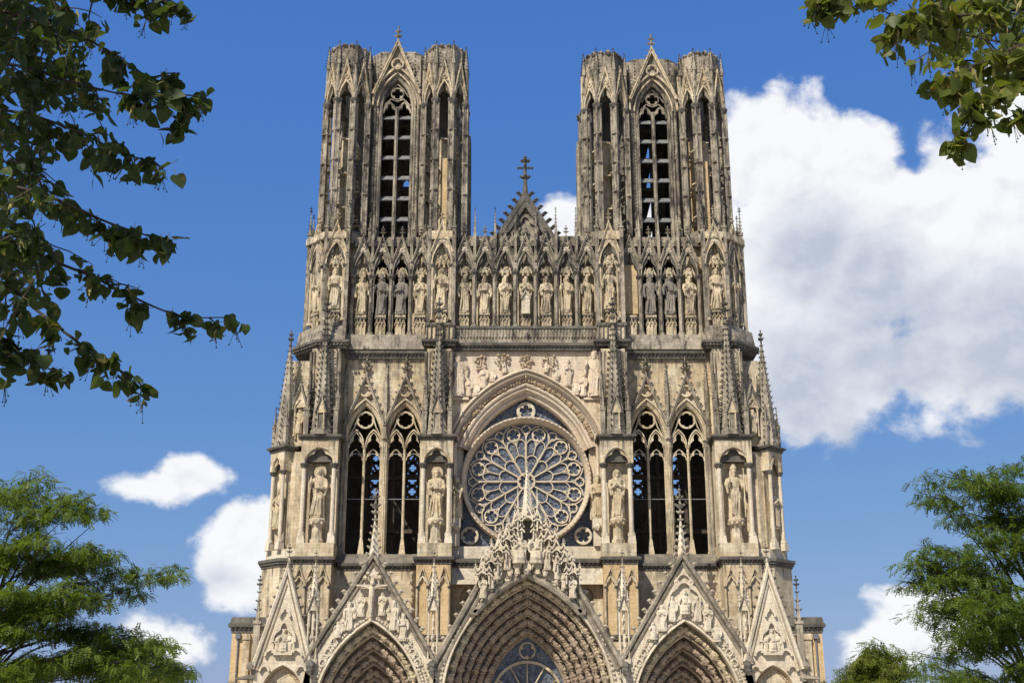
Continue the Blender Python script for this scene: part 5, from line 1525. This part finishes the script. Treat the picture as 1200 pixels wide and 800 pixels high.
# slender shafted tabernacles in the valleys between the gables
def valley(x, y, parent):
    mb = MB('pale')
    mb.box(x - .9, x + .9, y + .6, -1.4, 0, 11.0)
    v = part(mb, 'valley_pier')
    mb = MB('pale')
    for (ox, oy) in ((-.42, -.3), (.42, -.3), (-.42, .4), (.42, .4)): mb.column(x + ox, y + oy, 10.6, 15.2, .085, 6, False)
    mb.box(x - .55, x + .55, y - .4, y + .5, 10.2, 10.6); mb.box(x - .5, x + .5, y - .36, y + .46, 15.2, 15.6)
    mb.tube([(x, y + .05, 10.6), (x, y + .05, 15.2)], .16, 8)
    for i in range(5): mb.octa(x + rnd.uniform(-.2, .2), y - .15, 11 + i * .8, .16, .16, .4)
    gable(mb, x, y - .46, y - .3, 15.2, .52, 1.5, .1, 'grey', 'pale', .12, 3, .5, False)
    mb.mat('pale'); mb.lathe(x, y, [(.42, 15.6), (.40, 16.6), (.34, 17.0)], 8)
    for q in range(4):
        mb.pinnacle(x + (.4 if q % 2 else -.4), y + (.3 if q > 1 else -.3), 15.5, .2, .7, 1.0, .12, .35)
    mb.mat('pale'); mb.spire(x, y, 17.0, 20.2, .34, 6, .18, .5, 1.0, True, 'grey')
    mb.obj('shafted_pinnacle', v)
    mb = MB('dark'); mb.blob(x, y - .5, 10.0, .5, 1.3); mb.blob(x, y - .75, 9.5, .4); mb.tube([(x, y - .2, 9.4), (x + .1, y - 1.5, 9.2)], [.3, .16], 6); mb.obj('gargoyle', v)
for x in (-9.15, 9.3, -20.75, 20.95): valley(x, -4.9, None)

# walls behind the porch with their small dark openings
for sx in (-1, 1):
    mb = MB('cream', None, sx)
    opening_wall(mb, 4.0, 7.75, 12.0, 20.2, .5, 1.2, [(6.2, .55, 14.5, 17.2, .9)])
    mb.mat('dark').box(4, 7.7, 1.25, 1.3, 12, 20.0)
    o = part(mb, 'wall_passage')
    mb = MB('pale', None, sx); mb.taper(4.5, 7.7, -.6, .6, 18.3, 20.0, 0, .9); mb.obj('weathering', o)
    mb = MB('dark', None, sx); cornice(mb, 4.0, 7.7, .5, 20.15, 20.95, 1.2, ends=False); mb.obj('cornice', o)
    # foliage knobs growing up the wall behind the side gables
    mb = MB('dark', None, sx); mb.box(11.2, 19.6, .2, 1.2, 12.6, 13.0); mb.taper(11.2, 19.6, .2, 1.2, 13.0, 13.3, 0, .5); mb.obj('ledge', o)

# ---------------------------------------------------------------- trees
def leaf_mat(name, c1, c2, c3, trans=0.35, scale=2.0, gloss=0.35):
    m = bpy.data.materials.new(name); m.use_nodes = True
    N = NT(m.node_tree); b = N.n['Principled BSDF']; out = N.n['Material Output']
    geo = N.new('ShaderNodeNewGeometry'); oi = N.new('ShaderNodeObjectInfo')
    n = N.noise(geo.outputs['Position'], scale, 3.0, 0.6)
    n2 = N.noise(geo.outputs['Position'], scale * 6.0, 2.0, 0.6)
    f = N.math('ADD', N.ramp(n, 0.3, 0.7), N.math('MULTIPLY', N.math('SUBTRACT', oi.outputs['Random'], 0.5), 0.7), clamp=True)
    col = N.mix(f, c1, c2)
    col = N.mix(N.ramp(n2, 0.58, 0.75), col, c3)
    N.set(b.inputs['Base Color'], col)
    b.inputs['Roughness'].default_value = gloss; b.inputs['Specular IOR Level'].default_value = 0.3
    tr = N.new('ShaderNodeBsdfTranslucent'); N.set(tr.inputs[0], N.mix(1.0, col, (1.5, 1.5, 0.6), 'MULTIPLY'))
    mx = N.new('ShaderNodeMixShader'); mx.inputs[0].default_value = trans
    N.l.new(b.outputs[0], mx.inputs[1]); N.l.new(tr.outputs[0], mx.inputs[2]); N.l.new(mx.outputs[0], out.inputs[0])
    return m
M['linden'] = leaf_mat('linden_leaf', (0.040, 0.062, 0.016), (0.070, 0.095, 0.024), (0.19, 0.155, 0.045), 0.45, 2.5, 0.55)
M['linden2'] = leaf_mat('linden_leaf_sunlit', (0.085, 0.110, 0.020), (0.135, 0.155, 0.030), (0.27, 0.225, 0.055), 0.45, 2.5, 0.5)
M['locust'] = leaf_mat('locust_leaflet', (0.085, 0.130, 0.017), (0.14, 0.185, 0.026), (0.19, 0.205, 0.038), 0.44, 0.9, 0.45)
M['locust2'] = leaf_mat('locust_leaflet_yellowing', (0.11, 0.14, 0.02), (0.16, 0.175, 0.028), (0.20, 0.19, 0.035), 0.38, 0.9, 0.45)
M['bark'] = simple('bark', (0.055, 0.043, 0.032), 0.9, 0.2, 0.4, 6.0)
M['twig'] = simple('twig_bark', (0.05, 0.038, 0.026), 0.8, 0.2, 0.3, 20.0)
M['bract'] = simple('linden_bract', (0.30, 0.25, 0.09), 0.6, 0.2, 0.3, 15.0)
M['nut'] = simple('linden_nutlet', (0.045, 0.05, 0.025), 0.7, 0.2, 0.3, 30.0)

CAM = Vector(cam.location)
FW = Vector((0, math.cos(R(18)), math.sin(R(18)))); UPV = Vector((0, -math.sin(R(18)), math.cos(R(18))))
def spot(u, v, d):
    """place at viewing depth d (m) from where the photographer stands, on the bearing measured in the picture"""
    p = R(18.0); xr, yr = (u - 600) / 1500.0, (400 - v) / 1500.0
    return CAM + d * Vector((xr, math.cos(p) - yr * math.sin(p), math.sin(p) + yr * math.cos(p)))
def smooth_path(pts, n):
    P = [Vector(p) for p in pts]; out = []
    P = [P[0] * 2 - P[1]] + P + [P[-1] * 2 - P[-2]]
    for i in range(1, len(P) - 2):
        for k in range(n):
            t = k / n; a, b, c, d = P[i - 1], P[i], P[i + 1], P[i + 2]
            out.append(.5 * ((2 * b) + (-a + c) * t + (2 * a - 5 * b + 4 * c - d) * t * t + (-a + 3 * b - 3 * c + d) * t ** 3))
    return out + [P[-2]]

def linden_leaf(name, seed, mat):
    g = random.Random(seed)
    mb = MB(mat)
    half = [(0.0, 0.0), (.20, .06), (.42, -.04), (.50, -.26), (.44, -.52), (.28, -.78), (.08, -.98)]
    fold = g.uniform(.12, .38); curl = g.uniform(.05, .25)
    mid = [(0, y, -curl * y * y * .6) for y in (0.0, -.16, -.34, -.56, -.80, -1.06)]
    V = list(mid); F = []
    for s in (-1, 1):
        o = len(V)
        for x, y in half[1:]: V.append((s * x * g.uniform(.93, 1.07), y, x * fold - curl * y * y * .6 + g.uniform(-.03, .03)))
        q = [o + i for i in range(6)]
        fs = [(0, q[0], q[1], 1), (1, q[1], q[2], 2), (2, q[2], q[3], 3), (3, q[3], q[4], 4), (4, q[4], q[5], 5)]
        F += fs if s > 0 else [f[::-1] for f in fs]
    mb.add(V, F)
    mb.cur = 'bract'
    mb.tube([(0, 0, 0), (.0, .25, .03), (.02, .5, .02)], .022, 3, cap=False)
    return mb.mesh(name, True)

def lime_tree(name, base, mat, arms, fill, label, seed, crown, nleaf_obj=300):
    """linden: trunk and limbs stand beside the photographer, branches hang into view; arms: list of (path px, leaf count)"""
    g = random.Random(seed)
    root = empty(name, base, label=label, category='tree', group=None)
    B = Vector(base)
    def loc(p): return Vector(p) - B
    tm = MB('bark')
    top = Vector((base[0], base[1], 9.5))
    tm.tube([loc((base[0], base[1], 0)), loc((base[0] + .05, base[1], 1.5)), loc((base[0] - .05, base[1] + .1, 4.0)), loc((base[0], base[1], 7.0)), loc(top)], [.34, .26, .22, .16, .06], 12)
    tm.obj('trunk', root, True)
    leaves = []                                   # (pos, dir, normal, size)
    lim = MB('twig')
    fr = MB('bract')
    def put_leaf(p, size=None):
        d = Vector((g.gauss(0, .55), g.gauss(0, .55), -g.uniform(-.1, 1.0))).normalized()
        nrm = Vector((g.gauss(0, .7), -g.uniform(-.3, 1.0), g.gauss(.3, .8)))
        leaves.append((Vector(p), d, nrm, size or g.uniform(.036, .088)))
    def fruit(p):
        p = Vector(p); d = Vector((g.gauss(0, .3), g.gauss(0, .3), -1)).normalized()
        L = g.uniform(.06, .10)
        s = d.cross(Vector((g.gauss(0, 1), g.gauss(0, 1), .2))).normalized() * .010
        fr.cur = 'bract'
        q = p + d * L
        fr.add([tuple(loc(p - s * .3)), tuple(loc(p + d * L * .4 - s)), tuple(loc(q)), tuple(loc(p + d * L * .4 + s))], [(0, 1, 2, 3)])
        fr.cur = 'nut'
        e = p + d * L * .5
        for k in range(g.randint(2, 5)):
            t = e + Vector((g.gauss(0, .018), g.gauss(0, .018), -g.uniform(.04, .10)))
            fr.tube([loc(e), loc(t)], .0014, 3, cap=False); fr.octa(*loc(t), .0055)
    def twig(p0, d, L, n):
        p = Vector(p0); pts = [p.copy()]
        for k in range(5):
            d = (d + Vector((g.gauss(0, .16), g.gauss(0, .16), g.gauss(-.10, .12)))).normalized()
            p = p + d * L / 5; pts.append(p.copy())
        lim.tube([loc(q) for q in pts], [.006, .005, .0045, .004, .003, .002], 4)
        for k in range(n):
            q = pts[min(5, 1 + int(k * 5 / n))] + Vector((g.gauss(0, .02), g.gauss(0, .02), g.gauss(-.02, .02)))
            put_leaf(q)
        if g.random() < .75: fruit(pts[g.randint(2, 5)])
    for (px, n, spread) in arms:
        # start every limb at the trunk
        P = [spot(*q) for q in px]
        start = Vector((base[0], base[1], max(3.2, min(7.5, P[0].z + .4 - .0))))
        path = smooth_path([start, (start + P[0]) / 2 + Vector((0, 0, .25))] + P, 6)
        m = len(path)
        lim.tube([loc(q) for q in path], [.05 * max(0, 1 - i / 14) + .011 * (1 - i / m) + .0025 for i in range(m)], 6)
        vis = path[12:]
        for k in range(n):
            t = (k + g.random()) / n
            i = t * (len(vis) - 1); j = int(i); q = vis[j].lerp(vis[min(j + 1, len(vis) - 1)], i - j)
            d = (vis[min(j + 1, len(vis) - 1)] - vis[max(j - 1, 0)]).normalized()
            d = (d * .8 + Vector((g.gauss(0, .5), g.gauss(0, .5), g.gauss(.05, .45)))).normalized()
            twig(q, d, spread * g.uniform(.5, 1.2) * (1.1 - .5 * t), g.randint(8, 12))
        put_leaf(vis[-1])
    for (u0, u1, v0, v1, d0, d1, n) in fill:
        for k in range(n):
            q = spot(g.uniform(u0, u1), g.uniform(v0, v1), g.uniform(d0, d1))
            d = Vector((g.gauss(0, .6), g.gauss(0, .5), g.gauss(-.2, .4))).normalized()
            twig(q, d, g.uniform(.2, .45), g.randint(7, 11))
    lim.obj('branches', root, kind='stuff'); fr.obj('fruit', root, kind='stuff')
    # unseen rest of the crown, so that the branches hang in its shade
    (cx, cy, cz, rx, ry, rz, nn) = crown
    for k in range(nn):
        while True:
            a = Vector((g.uniform(-1, 1), g.uniform(-1, 1), g.uniform(-1, 1)))
            if .25 < a.length < 1: break
        q = Vector((cx + a.x * rx, cy + a.y * ry, cz + a.z * rz)); w_ = q - CAM; dep = w_.dot(FW)
        if dep > .2 and abs(w_.x) / dep < .46 and abs(w_.dot(UPV)) / dep < .33: continue
        put_leaf(q, g.uniform(.2, .34))
    meshes = [linden_leaf('leaf', seed * 10 + k, mat) for k in range(4)]
    def mtx(p, d, nrm, s):
        yv = -d; xv = yv.cross(nrm)
        if xv.length < 1e-3: xv = yv.orthogonal()
        xv.normalize(); zv = xv.cross(yv)
        return Matrix(((xv.x * s, yv.x * s, zv.x * s, p.x), (xv.y * s, yv.y * s, zv.y * s, p.y), (xv.z * s, yv.z * s, zv.z * s, p.z), (0, 0, 0, 1)))
    pr = R(18.0); fw = Vector((0, math.cos(pr), math.sin(pr))); upv = Vector((0, -math.sin(pr), math.cos(pr)))
    def key(L):
        q = L[0] - CAM; dep = q.dot(fw)
        if dep < .5: return 9e9
        u, v = q.x / dep, q.dot(upv) / dep
        return dep / L[3] if abs(u) < .41 and abs(v) < .28 else 1e6 + dep
    leaves.sort(key=key)
    for i, L in enumerate(leaves[:nleaf_obj]):
        o = link('leaf', meshes[i % 4], root); o.matrix_local = mtx(loc(L[0]), *L[1:])
    base_v = [np.array([v.co for v in me.vertices]) for me in meshes]
    base_f = [[tuple(p.vertices) for p in me.polygons if p.material_index == 0] for me in meshes]
    V = []; F = []; o = 0
    for i, L in enumerate(leaves[nleaf_obj:]):
        k = i % 4; mm = np.array(mtx(loc(L[0]), *L[1:]))
        nv = 18
        v = base_v[k][:nv] @ mm[:3, :3].T + mm[:3, 3]
        V.append(v); F += [tuple(a + o for a in f) for f in base_f[k]]; o += nv
    me = bpy.data.meshes.new('foliage'); me.from_pydata(np.concatenate(V).tolist(), [], F); me.materials.append(M[mat]); me.update()
    link('foliage', me, root, kind='stuff')
    return root

arms_l = [
    ([(-120, 10, 7.2), (20, 15, 7.0), (90, 40, 6.8), (150, 75, 6.7), (198, 110, 6.6), (222, 128, 6.6)], 24, .24),
    ([(-120, 60, 7.0), (10, 75, 6.8), (80, 95, 6.6), (140, 110, 6.5), (165, 112, 6.5)], 15, .22),
    ([(-120, 120, 6.6), (10, 130, 6.5), (80, 150, 6.4), (140, 178, 6.3), (172, 188, 6.3)], 16, .22),
    ([(-120, 200, 6.4), (0, 215, 6.3), (70, 235, 6.2), (120, 258, 6.2), (160, 272, 6.1), (200, 284, 6.1)], 17, .17),
    ([(-120, 270, 6.8), (0, 280, 6.7), (60, 305, 6.6), (110, 325, 6.5), (160, 350, 6.5), (212, 370, 6.4), (270, 372, 6.4)], 18, .18),
    ([(-120, 320, 6.4), (0, 335, 6.4), (45, 365, 6.3), (90, 400, 6.2), (130, 425, 6.2), (160, 450, 6.2)], 15, .17),
    ([(-100, 380, 6.2), (0, 395, 6.2), (30, 420, 6.1), (68, 436, 6.1)], 10, .16),
    ([(40, -60, 7.0), (110, -30, 7.0), (160, -8, 7.0), (205, 6, 7.0)], 14, .2),
]
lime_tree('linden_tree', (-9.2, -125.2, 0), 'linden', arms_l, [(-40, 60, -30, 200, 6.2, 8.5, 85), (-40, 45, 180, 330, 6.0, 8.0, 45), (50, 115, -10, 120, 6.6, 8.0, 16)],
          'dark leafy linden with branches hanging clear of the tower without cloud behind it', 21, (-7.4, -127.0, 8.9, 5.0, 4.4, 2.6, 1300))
arms_r = [
    ([(1320, -40, 6.6), (1180, -30, 6.4), (1090, -14, 6.3), (1030, -8, 6.2), (985, -4, 6.2), (962, 2, 6.2)], 16, .20),
    ([(1320, 0, 6.4), (1230, 8, 6.2), (1170, 14, 6.1), (1110, 20, 6.1), (1068, 22, 6.0), (1048, 30, 6.0)], 26, .20),
    ([(1320, 20, 6.2), (1230, 40, 6.1), (1180, 60, 6.0), (1145, 75, 6.0), (1120, 92, 6.0), (1104, 98, 6.0)], 15, .16),
    ([(1320, 60, 5.9), (1220, 85, 5.9), (1185, 100, 5.9), (1160, 112, 5.8), (1140, 130, 5.8), (1126, 158, 5.8)], 18, .15),
    ([(1300, 100, 6.2), (1240, 110, 6.2), (1205, 125, 6.2), (1195, 140, 6.2)], 4, .12),
]
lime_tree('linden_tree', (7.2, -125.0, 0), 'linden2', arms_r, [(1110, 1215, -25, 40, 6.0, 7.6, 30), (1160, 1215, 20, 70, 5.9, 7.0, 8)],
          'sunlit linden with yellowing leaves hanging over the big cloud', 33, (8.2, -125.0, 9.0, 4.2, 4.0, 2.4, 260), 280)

# --- honey locusts in front of the church: layered sprays of fine pinnate leaves
def frond_np(seed, ll=.092, lw=.042, n=5, L=.24):
    g = random.Random(seed); V = []; F = []
    for i in range(n):
        t = (i + .6) / n; x = L * t; z = -.35 * x * x / L
        for s in (-1, 1):
            a = s * R(g.uniform(55, 75)); l = ll * (1 - .45 * abs(t - .45)); w = lw
            d = (math.cos(a), math.sin(a)); q = (-d[1], d[0]); dz = -.25 * l
            o = len(V)
            V += [(x, 0, z), (x + d[0] * l * .5 + q[0] * w * .5, d[1] * l * .5 + q[1] * w * .5, z + dz * .3), (x + d[0] * l, d[1] * l, z + dz), (x + d[0] * l * .5 - q[0] * w * .5, d[1] * l * .5 - q[1] * w * .5, z + dz * .3)]
            F.append((o, o + 1, o + 2, o + 3))
    return np.array(V), np.array(F)
def locust(name, bx, by, height, tips, mat, label, seed, extra=14, crown_r=3.2, fscale=1.0, twn=13):
    g = random.Random(seed); ng = np.random.default_rng(seed)
    root = empty(name, (bx, by, 0), label=label, category='tree')
    B = Vector((bx, by, 0))
    tr = MB('bark'); H = height
    spine = [Vector((0, 0, 0)), Vector((.08, .05, H * .2)), Vector((-.08, .1, H * .38)), Vector((.12, 0, H * .55)), Vector((.05, .1, H * .70))]
    sp = smooth_path(spine, 5)
    tr.tube(sp, [.20 * (1 - .88 * i / len(sp)) for i in range(len(sp))], 10); tr.obj('trunk', root, True)
    br = MB('bark')
    fv = [frond_np(seed + k) for k in range(4)]
    VV = []; FF = []; cnt = [0]
    def frond(p, d, sc):
        d = d.normalized(); n = Vector((g.gauss(0, .25), g.gauss(0, .25), 1)); y = n.cross(d).normalized(); z = d.cross(y)
        v, f = fv[g.randrange(4)]
        mm = np.array(((d.x, y.x, z.x), (d.y, y.y, z.y), (d.z, y.z, z.z))) * sc
        VV.append(v @ mm.T + np.array(p)); FF.append(f + cnt[0]); cnt[0] += len(v)
    def spray(tip, full):
        tip = Vector(tip)
        horiz = Vector((tip.x, tip.y, 0)).length
        k = min(len(sp) - 1, int(len(sp) * g.uniform(.45, .98))); s0 = sp[k]
        if tip.z < s0.z + .3: s0 = sp[max(2, int(len(sp) * .4))]
        up = max(.15, (tip.z - s0.z))
        mid = s0.lerp(tip, .5) + Vector((g.gauss(0, .12), g.gauss(0, .12), .16 * up + .05 * horiz))
        path = smooth_path([s0, s0.lerp(mid, .5) + Vector((0, 0, .10 * up)), mid, tip], 6); m = len(path)
        br.tube(path, [.045 * (1 - i / m) ** 1.3 + .005 for i in range(m)], 5)
        # layered pads of fine leaves round the outer part of the limb
        ax = Vector((tip.x, tip.y, 0)) - Vector((s0.x, s0.y, 0))
        if ax.length < .2: ax = Vector((g.gauss(0, 1), g.gauss(0, 1), 0))
        ax.normalize(); sd = ax.cross(Vector((0, 0, 1))).normalized()
        for w in range(3 if full else 2):
            la, lb, lc = g.uniform(.42, .72), g.uniform(.36, .62), g.uniform(.14, .26)
            cc = tip - ax * (la * .75 + w * .55) + sd * g.gauss(0, .28 * w + .05) + Vector((0, 0, g.gauss(0, .10) - .06 * w))
            for q in range(6):
                e_ = cc + ax * la * g.uniform(-.8, .9) + sd * lb * g.uniform(-.9, .9) + Vector((0, 0, g.gauss(.03, .1)))
                br.tube([cc - ax * la * .8 - Vector((0, 0, .08)), cc.lerp(e_, .5) + Vector((0, 0, .03)), e_], [.010, .007, .003], 3, cap=False)
            for q in range(int(twn * 6.5)):
                r_ = math.sqrt(g.random()); th = g.uniform(0, 2 * PI)
                x_, y_ = r_ * math.cos(th), r_ * math.sin(th)
                lump = 1 + .35 * math.sin(3 * th + w) * r_
                pos = cc + ax * la * x_ * lump + sd * lb * y_ * lump + Vector((0, 0, lc * (g.random() - .35) * (1.2 - r_ * r_) * 2.0 - .14 * r_ * r_))
                fd = ax * (x_ * .6 + g.gauss(0, .55)) + sd * (y_ * .6 + g.gauss(0, .55)) + Vector((0, 0, g.uniform(-.8, .25)))
                frond(pos, fd, fscale * g.uniform(.65, 1.1))
    for (u, v, d) in tips:
        spray(spot(u, v, d) - B, True)
    for k in range(extra):
        a = g.uniform(0, 2 * PI); z = H * g.uniform(.36, .93); rr = crown_r * math.sqrt(max(.06, 1 - ((z / H - .5) / .5) ** 2)) * g.uniform(.55, 1.0)
        spray((rr * math.cos(a), rr * math.sin(a), z), False)
    br.obj('limbs', root, kind='stuff')
    V = np.concatenate(VV); F = np.concatenate(FF)
    me = bpy.data.meshes.new('crown'); me.vertices.add(len(V)); me.vertices.foreach_set('co', V.astype(np.float32).ravel())
    me.loops.add(F.size); me.loops.foreach_set('vertex_index', F.astype(np.int32).ravel())
    me.polygons.add(len(F)); me.polygons.foreach_set('loop_start', np.arange(0, F.size, 4, dtype=np.int32))
    me.update(calc_edges=True); me.materials.append(M[mat])
    link('crown', me, root, kind='stuff')
    return root
b = spot(-15, 690, 31.0)
locust('honey_locust', b.x, b.y, 7.9, [(58, 556, 31), (30, 572, 30.5), (105, 582, 31), (128, 598, 31.5), (85, 600, 30), (140, 645, 31), (115, 640, 30), (60, 630, 29.5), (215, 672, 31), (170, 688, 31.5), (130, 700, 30), (205, 760, 30.5), (228, 785, 31), (180, 745, 31), (150, 735, 30), (90, 690, 29), (60, 720, 29), (110, 770, 29), (160, 790, 29.5), (40, 780, 28.5), (20, 640, 30)],
       'locust', 'feathery green locust tree below the two small clouds', 41, 46, 3.6, 1.0, 15)
b = spot(1209, 700, 31.0)
locust('honey_locust', b.x, b.y, 8.1, [(1206, 540, 31), (1084, 553, 31.5), (1080, 574, 31), (1124, 560, 30.5), (1164, 560, 30.5), (1114, 603, 31), (1076, 650, 31), (1064, 666, 31.5), (1109, 640, 30), (1154, 620, 30), (1066, 722, 31), (1099, 690, 30), (1144, 690, 29.5), (1070, 762, 31), (1104, 740, 30), (1144, 750, 29), (1184, 720, 29), (1194, 780, 28.5), (1114, 790, 29), (1194, 640, 30), (1074, 790, 30)],
       'locust', 'tall feathery green locust tree overlapping the lowest cloud', 57, 30, 3.6)
b = spot(1030, 830, 44.0)
locust('honey_locust', b.x, b.y, 4.7, [(1022, 757, 44), (990, 778, 44), (975, 792, 44), (1060, 770, 44), (1045, 775, 43), (1010, 775, 43), (1075, 785, 44), (1000, 795, 43), (1035, 795, 42.5)],
       'locust2', 'low yellow-green tree whose top just shows beside the side pier', 63, 26, 2.6, 1.25, 14)
b = spot(150, 840, 46.0)
locust('honey_locust', b.x, b.y, 4.9, [(150, 752, 46), (180, 760, 46), (205, 770, 46), (222, 785, 46), (120, 762, 46), (165, 780, 45), (195, 790, 45), (135, 790, 45)],
       'locust2', 'yellow-green tree rising behind the feathery locust', 77, 26, 2.6, 1.25, 14)
